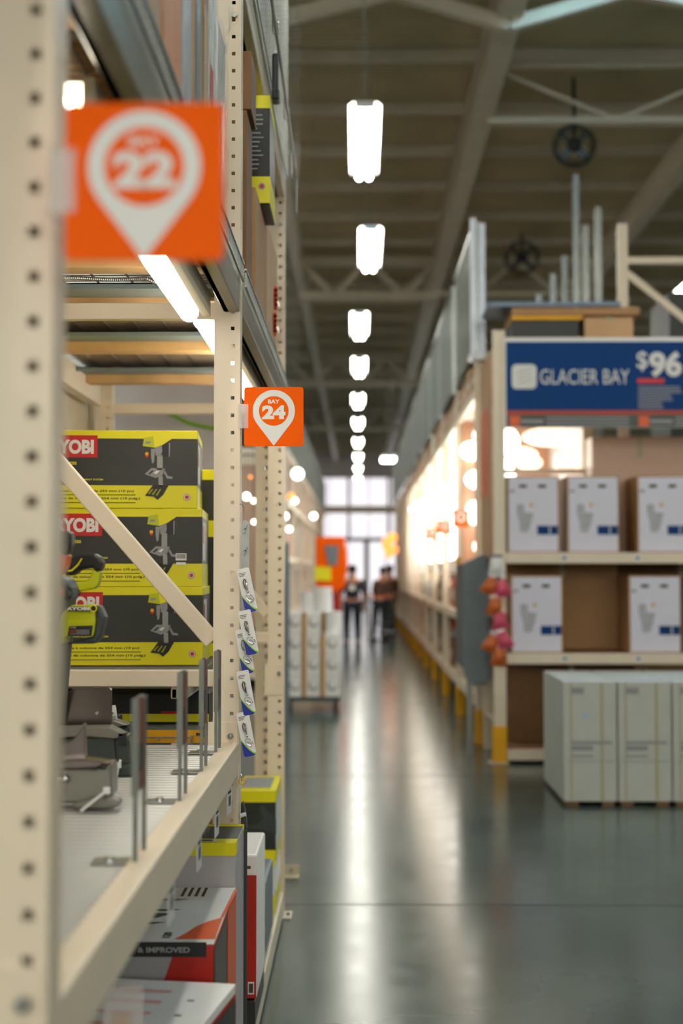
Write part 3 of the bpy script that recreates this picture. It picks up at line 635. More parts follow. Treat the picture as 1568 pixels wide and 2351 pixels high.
def key_card():
    t_ = T('key_clip_card', 'x', 'packaged key clip', (0, 0, 0), 0, 'carded key clips hanging on the strip'); W, H = .036, .127
    r = .004; pts = []
    for (sx, sz, a0) in ((1, 0, -90), (1, 1, 0), (-1, 1, 90), (-1, 0, 180)):
        for k in range(4):
            a = math.radians(a0 + k * 30); pts.append((sx * (W / 2 - r) + r * math.cos(a), 0, (-H + r if sz == 0 else -r) + r * math.sin(a)))
    MB().prism(pts, (0, .0008, 0), white).build('card', t_, local=True)
    b_ = MB(); arc = []
    for k in range(11): s_ = k / 10; arc.append((-W / 2 + W * s_, -H + .045 * (1 - s_) ** 1.6 + .003))
    b_.poly([(-W / 2, -.0004, -H + .004), (-W / 2 + .004, -.0004, -H), (W / 2 - .01, -.0004, -H)] + [(x, -.0004, z) for x, z in reversed(arc)], bluec)
    for (x0_, z0_), (x1_, z1_) in zip(arc, arc[1:]): b_.poly([(x0_, -.0006, z0_ - .001), (x1_, -.0006, z1_ - .001), (x1_, -.0006, z1_ + .004), (x0_, -.0006, z0_ + .004)], greenc)
    for k in range(3): b_.fy(-W / 2 + .004, -W / 2 + .024 - .003 * k, -.014 - .004 * k, -.0125 - .004 * k, -.0005, ink)
    b_.build('card_print', t_, local=True)
    b_ = MB(); b_.tube([(-.002, -.005, -.06), (-.006, -.006, -.05), (-.007, -.006, -.038), (-.003, -.006, -.03), (.001, -.006, -.033), (.001, -.006, -.044), (.0, -.006, -.055), (.001, -.006, -.066)], [.0024, .0022, .0018, .0018, .002, .003, .0026, .002], chrome, 8)
    b_.sphere((.001, -.006, -.068), .0035, chrome); b_.ring((.003, -.006, -.086), .0078, .001, chrome, n=20, sx=1.6); b_.ring((.002, -.007, -.092), .005, .001, chrome, ax=(.4, 1, 0), n=18, sx=1.6)
    b_.build('swivel_clip', t_, local=True, smooth=True)
    return t_
kc = key_card()
KC = [(557, 1305, 4.06, .21), (561, 1401, 4.05, .2), (554, 1445, 4.07, .17), (556, 1540, 4.06, .18), (556, 1635, 4.06, .19)]
kl = ['carded key clip at the top of the strip', 'carded key clip second from the top, overlapping the one below', 'carded key clip third down, half covered by another card', 'carded key clip fourth down the strip', 'carded key clip at the bottom of the strip']
for i, (px, py, Y, a) in enumerate(KC):
    o = kc if i == 0 else dup(kc); o.location = at(px, py, Y) + Vector((0, -.012 if i == 1 else 0, 0)); o.rotation_euler = (0, -a, .12); o['label'] = kl[i]
# dark edge guard fixed at the lower part of the focused upright
gp = T('post_guard', 'dark grey plastic guard on the lower end of the focused upright', 'post guard', (XF + .008, 4.1, .15))
MB().box(XF + .008, XF + .025, 4.105, 4.115, .16, .86, dgrey2 := mat('guard_plastic', (52, 58, 60), .4, var=.1)).box(XF + .005, XF + .012, 4.115, 4.18, .16, .86, dgrey2).prism([(XF + .008, 4.105, .86), (XF + .025, 4.105, .86), (XF + .02, 4.105, .91), (XF + .012, 4.105, .94)], (0, .03, 0), dgrey2).build('channel', gp, bevel=.003)
b = MB().cyl((XF + .006, 4.1, .9), (XF + .022, 4.1, .905), .006, whiteg, 10); b.build('plug', gp)
MB().ring((XF + .012, 4.08, 1.0), .008, .0016, ylw, n=16).ring((XF + .010, 4.08, 1.02), .009, .0012, chrome, ax=(1, 0, 0), n=16).build('keyring', gp)

# ------------------------------------------------------------------ boxes low in the rack
# near white carton with faint red printing
t = T('printed_carton', 'white carton with faint red text lines lowest in the near bay', 'box', (-.268, 3.13, .122), math.radians(-8.5))
W, D, H = .52, .74, .58
MB().box(-W, 0, -D, 0, 0, H, redd).build('body', t, local=True, bevel=.003)
b = MB().box(-W, .0015, -D, .0015, H - .02, H + .001, white)
for k in range(9):
    b.fz(-W + .02, -.12, -D + .05 + k * .075, -D + .07 + k * .075, H + .002, mat('faint_red', (226, 168, 160), .5, var=0) if k == 0 else bpy.data.materials['faint_red'])
for k in range(5): b.fz(-.07, -.055, -D + .2 + k * .1, -D + .21 + k * .1, H + .002, ink)
b.build('lid', t, local=True, bevel=.002)
b = MB().fx(.002, -D, 0, .05, H - .03, blk); b.fx(.003, -D + .1, -.3, .12, .3, white); b.build('side_print', t, local=True)
# white/orange box, "improved"
XA, Y0, Y1, ZA = -.325, 3.24, 3.815, .758
t = T('tool_box_carton', 'white, orange and black tool carton reading & IMPROVED', 'box', (-.62, 3.5, .14))
MB().box(-.95, XA, Y0, Y1, .122, ZA, redd).build('body', t, bevel=.004)
b = MB(); b.fz(-.95, XA, Y0, Y1, ZA + .0012, white)
b.poly([atz(x, y, ZA + .002) for x, y in ((400, 2156), (425, 2143), (450, 2127), (478, 2115), (511, 2106), (494, 2156))], orangeb)
b.poly([atz(x, y, ZA + .0022) for x, y in ((505, 2108), (538, 2042), (545, 2042), (513, 2106))], orangeb)
for i, (ya, yb2) in enumerate(((.16, .2), (.24, .29), (.31, .33))): b.poly([(-.9, Y0 + ya, ZA + .002), (-.52 + .03 * i, Y0 + ya, ZA + .002), (-.46 + .01 * i, Y0 + yb2, ZA + .002), (-.9, Y0 + yb2, ZA + .002)], dgrey)
b.poly([(-.68, Y0 + .4, ZA + .002), (-.46, Y0 + .42, ZA + .002), (-.43, Y0 + .44, ZA + .002), (-.52, Y0 + .45, ZA + .002), (-.6, Y0 + .52, ZA + .002), (-.68, Y0 + .5, ZA + .002)], inkg)
for k in range(4): b.fz(-.46 + .018 * k, -.452 + .018 * k, Y0 + .47, Y0 + .57, ZA + .002, ink)
b.text('120', (-.43, Y0 + .05, ZA + .003), .02, ink, .05, u=(0, 1, 0), v=(-1, 0, 0), bold=.04)
for k in range(3): b.fz(-.9, -.56, Y0 + .03 + .035 * k, Y0 + .045 + .035 * k, ZA + .002, bpy.data.materials['faint_red'])
b.build('top_print', t)
b = MB(); b.poly([(-.95, Y0 - .001, .122), (-.55, Y0 - .001, .122), (-.50, Y0 - .001, .5), (-.43, Y0 - .001, .7), (-.41, Y0 - .001, ZA), (-.95, Y0 - .001, ZA)], inkg)
pa, pb_ = at(296, 2197, Y0 - .002), at(474, 2163, Y0 - .002); b.fy(pa.x, pb_.x, pa.z, pb_.z, Y0 - .002, blackp); b.text('NEW & IMPROVED', at(262, 2187, Y0 - .003), 12.5 * Y0 / F, inkg, 172 * Y0 / F, bold=.03)
b.build('front_print', t)
b = MB(); b.fx(XA + .001, Y0 + .0, Y0 + .3, .3, ZA - .01, blk); b.fx(XA + .001, Y0 + .33, Y1, .13, ZA, orangeb); b.fx(XA + .0015, Y0 + .03, Y0 + .2, .35, .5, inkg); b.build('side_print', t)
# lime-edged open carton
t = T('lime_edged_carton', 'white carton with lime rim and barcode, standing under the price tags', 'box', (-.65, 3.95, .14))
MB().box(-.98, -.327, 3.823, 4.10, .122, .872, white2 := mat('greyish_carton', (186, 182, 186), .5, var=.03)).build('body', t, bevel=.003)
b = MB().box(-.981, -.326, 3.819, 3.88, .842, .876, lime); b.box(-.981, -.326, 4.08, 4.102, .86, .876, lime).fz(-.98, -.328, 3.88, 4.08, .8735, dgrey)
b.build('lid', t); MB().fz(-.44, -.38, 3.83, 3.865, .8775, white).fz(-.43, -.39, 3.838, 3.855, .8782, ink).build('barcode_sticker', t)
carton(-1.0, -.40, 4.25, 4.62, .122, .98, kraftl, 'tall plain cardboard carton behind the lime-rimmed carton and the upright', tapem=tape)
# red and white upright carton
t = T('red_carton', 'tall narrow carton, red front with white top and barcode', 'box', (-.4, 4.9, .19))
MB().box(-.47, -.331, 4.70, 5.10, .205, .672, whiteg).build('body', t, bevel=.008)
b = MB().fy(-.468, -.333, .207, .605, 4.699, redd); b.fy(-.36, -.34, .22, .26, 4.698, white); b.fy(-.357, -.343, .225, .255, 4.697, ink); b.fy(-.40, -.352, .625, .635, 4.699, ink); b.build('front_print', t)
carton(-.47, -.335, 4.68, 5.12, .122, .203, blackp, 'flat black carton under the tall red carton', 'flat_carton', tapem=blackp)
# black and lime cartons near the far upright
t = lime_carton(-.52, -.352, 6.12, 6.56, .37, .662, 'black and lime carton with a grey picture of a worker, below the far upright', hi=.17, lo=.14, sideb=white)
b = MB(); P2 = [(598, 1848), (606, 1850), (612, 1862), (625, 1870), (634, 1880), (634, 1915), (606, 1905), (568, 1903), (568, 1895), (592, 1893), (606, 1878), (597, 1862)]
trp(b, P2, 6.117, dgrey); b.build('worker_picture', t); MB().fz(-.51, -.38, 6.2, 6.5, .6635, inkg).build('top_print', t)
lime_carton(-.52, -.356, 6.1, 6.55, .145, .368, 'black and lime carton, lower of the two by the far upright', lo=.35, hi=.12, face=whiteg)
gb = MB().box(-.42, -.35, 5.35, 5.9, .145, .42, greym); tag(gb.build('grey_case', bevel=.01), 'narrow grey case between the red and the lime cartons', 'case')
# clear corner at the very bottom
t = T('price_holder', 'clear grey plastic holder with wooden scrap, very blurred at the bottom left', 'holder', (-.5, 2.6, .75))
trace(MB(), [(240, 2268), (318, 2262), (326, 2285), (326, 2380), (235, 2380)], 2.6, .02, clearp).build('sleeve', t)
trace(MB(), [(258, 2330), (300, 2330), (300, 2380), (258, 2380)], 2.61, .01, woodm).build('insert', t)

# ------------------------------------------------------------------ goods on the upper shelf
def slab(y0, y1, z0, z1, m, label, xo=0, name='wrapped_package', film=True, dep=.4, stripe=None):
    t_ = T(name, label, 'package', (-.5, (y0 + y1) / 2, z0), 0, 'packages on the upper shelf')
    MB().box(-.36 - dep + xo, -.358 + xo, y0, y1, z0, z1, m).build('body', t_, bevel=.004)
    if stripe: MB().fx(-.3565 + xo, y0 + (y1 - y0) * stripe[0], y0 + (y1 - y0) * stripe[1], z0 + .02, z0 + (z1 - z0) * .6, stripe[2]).build('label_print', t_)
    if film:
        n = 10; vs = []; fs = []
        for i in range(n + 1):
            for j in range(13):
                y = y0 + (y1 - y0) * i / n; z = z0 + (z1 - z0) * j / 12
                vs.append((-.356 + xo + random.uniform(0, .010) * (1 if j else .2), y, z))
        for i in range(n):
            for j in range(12): a = i * 13 + j; fs.append((a, a + 1, a + 14, a + 13))
        MB().add(vs, fs, clear).build('plastic_wrap', t_, smooth=True)
ZU = 2.5
slab(2.30, 2.55, ZU, 3.3, kraftl, 'blurred tan carton on the upper shelf nearest the camera')
slab(2.57, 2.84, ZU, 3.35, mat('amber_board', (206, 128, 30), .6, var=.1), 'amber board package on the upper shelf', film=False)
slab(2.86, 3.02, ZU, 3.4, white2, 'grey-white film-wrapped package on the upper shelf')
slab(3.04, 3.2, ZU, 3.4, kraftl, 'tan package in crinkled film on the upper shelf', stripe=(.3, .8, greym))
slab(3.22, 3.36, ZU, 3.2, kraft, 'brown wrapped package with a yellow side strip on the upper shelf', stripe=(.2, .9, woodm))
slab(3.38, 3.52, ZU, 3.05, white, 'white wrapped package with red stripe on the upper shelf', stripe=(.1, .6, red))
slab(3.54, 3.74, ZU, 3.0, whiteg, 'pale wrapped package leaning close to the focused upright', xo=.004, stripe=(.3, .5, greym))
# crumpled film hood bulging over the post edge
vs = []; fs = []; n = 12; m_ = 10
for i in range(n + 1):
    for j in range(m_ + 1):
        a = PI * i / n; z = 2.93 + .28 * j / m_; r = .036 * math.sin(PI * (j + .5) / (m_ + 1)) ** .7 + .01
        vs.append((-.375 + r * math.sin(a) * 1.0 + random.uniform(-.006, .006), 3.66 - r * 1.3 * math.cos(a) + random.uniform(-.006, .006), z + random.uniform(-.008, .008)))
for i in range(n):
    for j in range(m_): a = i * (m_ + 1) + j; fs.append((a, a + 1, a + m_ + 2, a + m_ + 1))
tag(MB().add(vs, fs, clear).build('crumpled_film', smooth=True), 'crumpled clear film bulging beside the focused upright', 'plastic film')
carton(-1.2, -.352, 4.45, 4.68, ZU, 3.06, kraftd, 'tall brown carton just behind the focused upright on the upper shelf')
carton(-.6, -.338, 4.45, 4.66, 3.062, 3.25, kraftd, 'film-wrapped dark brown carton lying on the tall brown carton')
carton(-1.2, -.345, 4.75, 5.35, ZU, 2.895, kraft, 'cardboard carton below the narrow lime and black box')
carton(-1.2, -.36, 5.4, 6.3, ZU, 3.0, kraftl, 'light cardboard carton before the far upright on the upper shelf')
t = T('narrow_tool_box', 'narrow black and lime box standing on cardboard behind the focused upright', 'box', (-.348, 5, 2.9))
MB().box(-.42, -.312, 4.98, 5.3, 2.897, 3.285, blackp).build('body', t, bevel=.004)
b = MB().box(-.4205, -.3115, 4.9795, 5.3, 3.24, 3.286, lime).box(-.4205, -.3115, 4.9795, 5.3, 2.9, 2.995, lime)
b.disc((-.34, 4.978, 2.96), .012, inkg).disc((-.34, 4.9775, 2.96), .007, red)
for k in range(13): b.fy(-.41, -.33 - random.uniform(0, .03), 3.02 + k * .016, 3.025 + k * .016, 4.978, inkg)
b.build('printed_bands', t)
for i, (y, z) in enumerate(((6.0, 2.6), (6.05, 2.72))):
    t = T('red_hook_packet', ('lower' if i == 0 else 'upper') + ' red packet hanging by the far upright above the wire shelf', 'packet', (-.33, y, z), 0, 'red packets by the far upright')
    MB().box(-.385, -.345, y, y + .02, z, z + .1, red if i else orangep).build('card', t, bevel=.003)
    b = MB()
    for k in range(4): b.ring((-.365, y - .01, z + .02 + .02 * k), .018, .006, redd, ax=(0, .3, 1), n=14)
    b.build('coil', t, smooth=True); MB().cyl((-.365, y - .04, z + .1), (-.365, 6.632, z + .1), .003, chrome, 6).build('peg', t)
# goods at the topmost shelf with mesh and hooks on the aisle side
t = T('mesh_panel', 'galvanised wire mesh guard beside the topmost shelf', 'mesh guard', (-.3, 5.4, 3.5))
b = MB()
for k in range(50): y = 4.2 + .05 * k; b.box(-.335, -.331, y - .0015, y + .0015, 3.5, 4.7, galv)
for k in range(30): z = 3.5 + .04 * k; b.box(-.336, -.332, 4.19, 6.65, z - .0015, z + .0015, galv)
b.build('wire_mesh', t)
for k, (y, m_) in enumerate(((4.3, kraftl), (4.75, blackp), (5.15, kraft), (5.6, woodm), (6.05, kraftl))):
    carton(-.9, -.345, y, y + .38, 3.49, 3.95 + .08 * (k % 3), m_, ['tan carton behind the mesh, first on the topmost shelf', 'black carton behind the mesh on the topmost shelf', 'brown carton behind the mesh beside the black one', 'pine-coloured box behind the mesh on the topmost shelf', 'tan carton at the far end of the topmost shelf'][k])
hk = None
for i, (x, y, z) in enumerate(((-.315, 4.75, 3.62), (-.31, 5.1, 3.55), (-.305, 5.8, 3.46), (-.30, 6.2, 3.44), (-.3, 6.4, 3.38))):
    if hk is None:
        hk = T('steel_hook', 'x', 'hook', (0, 0, 0), 0, 'steel hooks on the mesh guard')
        MB().tube([(0, 0, .16), (0, 0, .02), (.004, 0, .004), (.012, 0, 0), (.02, 0, .008), (.02, 0, .05)], .0028, chrome).build('hook_rod', hk, local=True, smooth=True); o = hk
    else: o = dup(hk)
    o.location = (x, y, z); o['label'] = ['shiny steel hook highest on the mesh guard', 'shiny steel hook above the black strap on the mesh guard', 'steel hook in the middle of the mesh guard', 'steel hook low on the mesh guard', 'steel hook at the far lower corner of the mesh guard'][i]
t = T('black_strap', 'black looped strap hanging from the mesh guard', 'strap', (-.3, 5.35, 3.4))
MB().box(-.318, -.295, 5.2, 5.23, 3.36, 3.52, blackp).box(-.318, -.29, 5.18, 5.25, 3.34, 3.38, blackp).build('webbing', t, bevel=.006)
MB().cyl((-.305, 5.19, 3.52), (-.305, 5.25, 3.53), .006, chrome).build('buckle', t)
pole = MB().cyl((-.285, 4.3, 3.5), (-.285, 6.5, 3.44), .006, galv, 8).cyl((-.285, 6.5, 3.44), (-.285, 6.5, 3.25), .005, galv, 8); tag(pole.build('guard_rail'), 'thin galvanised rail along the bottom of the mesh guard', 'rail')
fl = T('clear_bag', 'clear plastic bag hanging at the far corner of the topmost shelf', 'bag', (-.31, 6.3, 3.3)); 
MB().sphere((-.30, 6.2, 3.42), .05, clear, 10, 8, (.5, 1, 1.8)).build('bag_body', fl, smooth=True)

# ------------------------------------------------------------------ right: endcap display
YE = 11.9
t = T('endcap_frame', 'cream perforated rack post with yellow foot guard, left side of the toilet display', 'rack upright', (1.18, YE, 0))
post(t, 1.232, YE, 3.62, 'front_post', width=.1, hoff=.03, pitch=.0508)
MB().box(1.13, 1.232, YE + 1.0, YE + 1.07, 0, 3.6, cream).build('rear_post', t)
gd = MB().box(1.118, 1.236, YE - .012, YE + .08, .01, .31, ylw); gd.build('foot_guard', t, bevel=.006)
MB().box(1.08, 1.25, YE - .03, YE + .12, .001, .012, creamd).build('foot_plate', t)
for z in (.3, 1.2, 2.1, 3.0): MB().box(1.15, 1.2, YE + .07, YE + 1.0, z, z + .05, cream).build('side_brace', t)
def eshelf(z, label):
    t_ = T('display_shelf', label, 'shelf', (2.4, YE + .5, z - .09), 0, 'shelves of the toilet display')
    MB().box(1.235, 3.68, YE + .0, YE + .045, z - .09, z, cream).build('front_beam', t_, bevel=.004)
    MB().box(1.235, 3.68, YE + 1.0, YE + 1.045, z - .09, z, cream).build('rear_beam', t_, bevel=.004)
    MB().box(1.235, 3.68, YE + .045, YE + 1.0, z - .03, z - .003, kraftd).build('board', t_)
    b_ = MB()
    for x in (1.72, 2.33, 2.95): b_.fy(x - .03, x + .03, z - .07, z - .02, YE - .002, white); b_.fy(x - .015, x + .015, z - .055, z - .035, YE - .003, blue)
    b_.build('price_label', t_)
tag(MB().box(1.115, 1.127, YE + .09, YE + 1.0, 1.72, 3.45, kraftl).build('end_board'), 'tan cardboard sheet covering the aisle side of the toilet display', 'board')
tag(MB().box(1.108, 1.114, YE + .3, YE + .95, 2.25, 3.0, orangeb).build('orange_strip'), 'orange printed strip on the tan end board', 'strip')
eshelf(1.753, 'upper display shelf carrying three toilet boxes'); eshelf(.915, 'middle display shelf carrying two toilet boxes'); eshelf(.118, 'lowest display shelf near the floor'); eshelf(3.56, 'top shelf above the blue sign')
# header sign
t = T('header_sign', 'blue and black shelf header sign reading GLACIER BAY $96', 'sign', (2.4, YE - .02, 2.79)); ys = YE - .03
MB().box(1.225, 3.7, ys, ys + .02, 2.795, 3.55, whiteg).build('panel', t, bevel=.003)
b = MB().fy(1.238, 3.69, 2.94, 3.519, ys - .002, blue).fy(1.238, 3.69, 2.904, 2.94, ys - .002, mat('brick_red_band', (176, 64, 40), .5, var=.02)).fy(1.238, 3.69, 2.80, 2.904, ys - .002, dgrey)
u = (ys) / F
def E(px, py): p1 = at(px, py, ys - .004); return p1
lp = E(1175, 893); s = 57 * u; r = .04; pts = []
for (sx, sz, a0) in ((1, 0, -90), (1, 1, 0), (0, 1, 90), (0, 0, 180)):
    for k in range(5): a = math.radians(a0 + k * 22.5); pts.append((lp.x + (s - r if sx else r) + r * math.cos(a), lp.y, lp.z + (s - r if sz else r) + r * math.sin(a)))
b.poly(pts, white)
for k in range(3): b.poly([(lp.x + .05, lp.y - .002, lp.z + .04 + .045 * k), (lp.x + .17, lp.y - .002, lp.z + .085 + .045 * k), (lp.x + .17, lp.y - .002, lp.z + .09 + .045 * k), (lp.x + .05, lp.y - .002, lp.z + .046 + .045 * k)], inkg)
b.text('GLACIER BAY', E(1240, 882), 34 * u, white, 205 * u, bold=.0)
b.text('$', E(1462, 852), 46 * u, white, 25 * u, bold=.01); b.text('96', E(1490, 866), 60 * u, white, 76 * u, bold=.045)
q1 = E(1463, 880); b.fy(q1.x, q1.x + 62 * u, q1.z, q1.z + 11 * u, q1.y, red)
for k in range(9): q1 = E(1465, 890 + 6 * k); b.fy(q1.x, q1.x + (96 - 7 * k + (k % 3) * 9) * u, q1.z, q1.z + 3 * u, q1.y, inkg)
for x0_ in (1170, 1466):
    q1 = E(x0_, 979); b.fy(q1.x, q1.x + 24 * u, q1.z, q1.z + 24 * u, q1.y, orangeb)
    q1 = E(x0_ + 26, 972); b.fy(q1.x, q1.x + 52 * u, q1.z, q1.z + 9 * u, q1.y, inkg)
for k in range(3): q1 = E(1254, 977 - 8 * k); b.fy(q1.x, q1.x + 190 * u, q1.z, q1.z + 4 * u, q1.y, inkg)
for k in range(3): q1 = E(1550, 977 - 8 * k); b.fy(q1.x, q1.x + 100 * u, q1.z, q1.z + 4 * u, q1.y, inkg)
b.build('sign_print', t)
# toilet boxes
def toilet_box():
    t_ = T('toilet_box', 'x', 'box', (0, 0, 0), 0, 'boxed toilets on the display shelves'); W, D, H = .435, .52, .645
    MB().box(0, W, 0, D, 0, H, kraft).build('carton', t_, local=True, bevel=.004)
    b_ = MB(); b_.fy(.012, W - .012, .008, H - .012, -.002, lab)
    b_.fy(.1, .165, H - .1, H - .075, -.004, ink2).fy(.26, .325, H - .1, H - .075, -.004, ink2)
    b_.fy(.25, W - .012, .15, .225, -.004, blue).fy(.35, .36, .155, .22, -.006, white)
    b_.poly([(.08, -.004, H - .24), (.14, -.004, H - .24), (.145, -.004, .34), (.22, -.004, .33), (.2, -.004, .25), (.17, -.004, .17), (.11, -.004, .17), (.1, -.004, .26), (.08, -.004, .33)], inkl)
    b_.disc((.2, -.004, .4), .016, woodm); b_.fy(.02, .06, H - .14, H - .12, -.004, inkg)
    b_.build('front_print', t_, local=True)
    return t_
lab = mat('lilac_white_label', (230, 230, 248), .5, var=.02); ink2 = mat('hand_hole', (40, 36, 14), .8, var=0); inkl = mat('pale_grey_picture', (182, 184, 196), .5, var=.1, scale=20)
tb = toilet_box()
for i, (px, z, lb) in enumerate(((1165, 1.753, 'toilet box on the upper display shelf next to the perforated post'), (1303, 1.753, 'toilet box in the middle of the upper display shelf'), (1464, 1.753, 'toilet box on the upper display shelf, cut by the picture edge'),
                              (1172, .915, 'toilet box on the middle shelf next to the hanging packets'), (1443, .915, 'toilet box on the middle shelf beyond the dark gap'))):
    o = tb if i == 0 else dup(tb); o.location = (at(px, 1270, YE + .06).x, YE + .06, z + .001); o['label'] = lb
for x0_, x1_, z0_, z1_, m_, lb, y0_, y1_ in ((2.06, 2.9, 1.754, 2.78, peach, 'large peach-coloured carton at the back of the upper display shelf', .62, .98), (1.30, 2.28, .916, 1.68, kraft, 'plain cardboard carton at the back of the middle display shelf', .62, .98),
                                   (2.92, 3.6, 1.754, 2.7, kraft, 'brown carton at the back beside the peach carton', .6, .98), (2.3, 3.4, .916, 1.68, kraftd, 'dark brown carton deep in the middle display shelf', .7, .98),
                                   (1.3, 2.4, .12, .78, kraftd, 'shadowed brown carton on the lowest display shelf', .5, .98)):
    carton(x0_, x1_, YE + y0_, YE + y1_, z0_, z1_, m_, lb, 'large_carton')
# things above the header
carton(1.30, 1.87, YE + .1, YE + .6, 3.562, 3.72, blackp, 'black carton under a yellow stripe on top of the display', 'black_carton', tapem=blackp)
tag(MB().box(1.3, 1.9, YE + .08, YE + .62, 3.722, 3.76, ylw).build('yellow_tray', bevel=.004), 'flat yellow tray lying on the black carton', 'tray')
carton(1.92, 2.33, YE + .1, YE + .6, 3.562, 3.75, kraftl, 'tan carton on top of the display beside the black carton')
carton(1.3, 2.38, YE + .07, YE + .66, 3.762, 3.83, kraft, 'flat long brown carton lying across the display top')
tag(MB().box(1.1, 2.22, YE + .05, YE + .7, 3.832, 3.87, mat('blue_grey_board', (120, 140, 164), .5, var=.04)).build('board', bevel=.004), 'blue-grey flat board on the very top of the display stack', 'board')
# large pale cartons standing on the floor in front
def gcarton():
    t_ = T('floor_carton', 'x', 'box', (0, 0, 0), 0, 'pale tall cartons on the floor before the display'); W, D, H = .362, 1.05, .845
    MB().box(0, W, 0, D, .03, H, greybox).build('body', t_, local=True, bevel=.006)
    b_ = MB().fy(.045, .057, .04, H - .01, -.002, tape).fy(.25, .27, .04, H - .01, -.002, tape).fy(.05, .14, H - .085, H - .04, -.003, inkg)
    b_.fy(.05, .33, .42, .44, -.003, inkg).fy(.05, .2, .375, .41, -.003, inkg).fy(.05, .2, .33, .345, -.003, inkg).fy(.03, .34, .3, .306, -.003, inkg); b_.fz(.0, W, .4, .46, H + .002, white)
    b_.build('front_print', t_, local=True)
    MB().box(.02, .1, .01, D, 0.001, .03, kraftd).box(W - .1, W - .02, .01, D, .001, .03, kraftd).build('skid', t_, local=True)
    return t_
gc = gcarton()
for i, lb in enumerate(('tall pale grey carton on the floor, end of the row toward the aisle', 'tall pale grey carton on the floor, second from the aisle', 'tall pale grey carton on the floor, cut off by the picture edge')):
    o = gc if i == 0 else dup(gc); o.location = (1.402 + .372 * i, 9.78, 0); o['label'] = lb
tag(MB().cyl(at(1343, 1643, 9.775), at(1343, 1643, 9.77), .018, mat('sticker_blue', (170, 196, 226), .4), 14).build('round_sticker'), 'small round pale blue sticker on the first pale carton', 'sticker')
# upright frames rising behind the display
t = T('upright_frame', 'cream rack frame with a diagonal brace rising behind the blue sign', 'rack upright', (2.95, YE + 1.1, 0))
yb = YE + 1.2
MB().box(2.41, 2.50, yb, yb + .08, 0, 4.82, cream).build('post', t, bevel=.004); MB().box(3.5, 3.59, yb, yb + .08, 0, 4.82, cream).build('post', t, bevel=.004)
for z in (4.48, 3.72): MB().box(2.5, 3.5, yb + .02, yb + .06, z - .03, z + .03, cream).build('horizontal_brace', t)
MB().bar((2.5, yb + .04, 4.36), (3.5, yb + .04, 3.55), .04, .06, cream).build('diagonal_brace', t)
for i, (px, py, Y) in enumerate(((1373, 475, 14.3), (1345, 516, 15.2), (1322, 400, 16.3), (1297, 587, 16.6), (1270, 628, 17.6), (1237, 675, 19))):
    p1 = at(px, py, Y); b = MB().box(p1.x - .033, p1.x + .033, Y, Y + .05, 0, p1.z, galv)
    tag(b.build('galvanised_post'), ['tallest galvanised post rising behind the display', 'galvanised post second nearest behind the display', 'thin tall galvanised pole under the hanging fan', 'short galvanised post left of the fan pole', 'shorter galvanised post behind the display', 'shortest distant galvanised post behind the display'][i], 'post')
carton(3.3, 4.6, 15, 16, 2.0, 4.55, blackp, 'large dark carton stack seen through the cream frame', 'dark_carton', tapem=blackp)
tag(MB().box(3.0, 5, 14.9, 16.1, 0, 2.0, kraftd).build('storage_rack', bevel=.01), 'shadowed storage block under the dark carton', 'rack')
# grey cabinet and pole
t = T('utility_cabinet', 'tall blue-grey metal cabinet jutting into the aisle beside the hanging packets', 'cabinet', (1.03, 12.5, .6))
b = MB(); YP = 12.45
b.prism([at(1064, 1292, YP), at(1124, 1265, YP), at(1124, 1560, YP), at(1112, 1570, YP), at(1076, 1570, YP), at(1064, 1540, YP)], (0, .06, 0), greym); b.build('face', t, bevel=.006)
p0, p1 = at(1064, 1295, YP), at(1064, 1536, YP)
MB().box(p0.x - .004, p0.x + .03, YP + .06, YP + .95, p1.z, p0.z, greyd).build('side', t, bevel=.004)
MB().box(p0.x - .006, p0.x + .03, YP + .7, YP + .95, p0.z, p0.z + .07, ylw).build('top_cap', t)
q1 = at(1072, 1570, YP); q2 = at(1086, 1662, YP); MB().box(q1.x, q2.x, YP + .01, YP + .06, 0, q1.z + .01, mgrey).build('leg', t)
# hanging packets
pk = None
PKL = [(1140, 1300, 0, whiteg, 'white packet at the top of the hanging bunch by the rack post'), (1126, 1345, .5, brownp, 'amber packet left of the pink one at the top of the bunch'), (1152, 1350, -.3, pinkp, 'pink packet high in the hanging bunch'),
       (1136, 1392, .1, brownp, 'amber packet below the top pair in the hanging bunch'), (1148, 1425, -.1, pinkp, 'pink packet in the middle of the hanging bunch'), (1128, 1478, .5, brownp, 'amber packet low at the aisle side of the bunch'), (1156, 1470, -.4, pinkp, 'pink-red packet low in the bunch next to the post'), (1146, 1508, .1, brownp, 'reddish amber packet at the bottom of the bunch')]
for px, py, a, m_, lb in PKL:
    p1 = at(px, py, 11.855); t = T('hanging_packet', lb, 'packet', p1, 0, 'packets hanging from the display post')
    vs = []; fs = []; n = 8
    for i in range(n + 1):
        for j in range(n + 1):
            x = -1 + 2 * i / n; z = -1 + 2 * j / n; h_ = (1 - x * x) * (1 - z * z); vs.append((x * .058 * (1 + .25 * -z), -.03 * h_ + random.uniform(-.004, .004), z * .075))
    base = len(vs); vs += [(v[0], -v[1] + .001, v[2]) for v in vs]
    for i in range(n):
        for j in range(n): k = i * (n + 1) + j; fs.append((k, k + 1, k + n + 2, k + n + 1)); fs.append((base + k, base + k + n + 1, base + k + n + 2, base + k + 1))
    b = MB(); b.add(vs, fs, m_); o = b.build('pouch', t, smooth=True, local=True); t.rotation_euler = (0, a, 0)
    MB().box(-.05, .05, -.002, .003, .07, .1, whiteg if m_ is not whiteg else greym).build('header_card', t, local=True)
tag(MB().box(1.165, 1.185, 11.887, 11.898, .9, 1.7, galv).build('clip_strip'), 'narrow metal strip carrying the hanging packets', 'display strip')

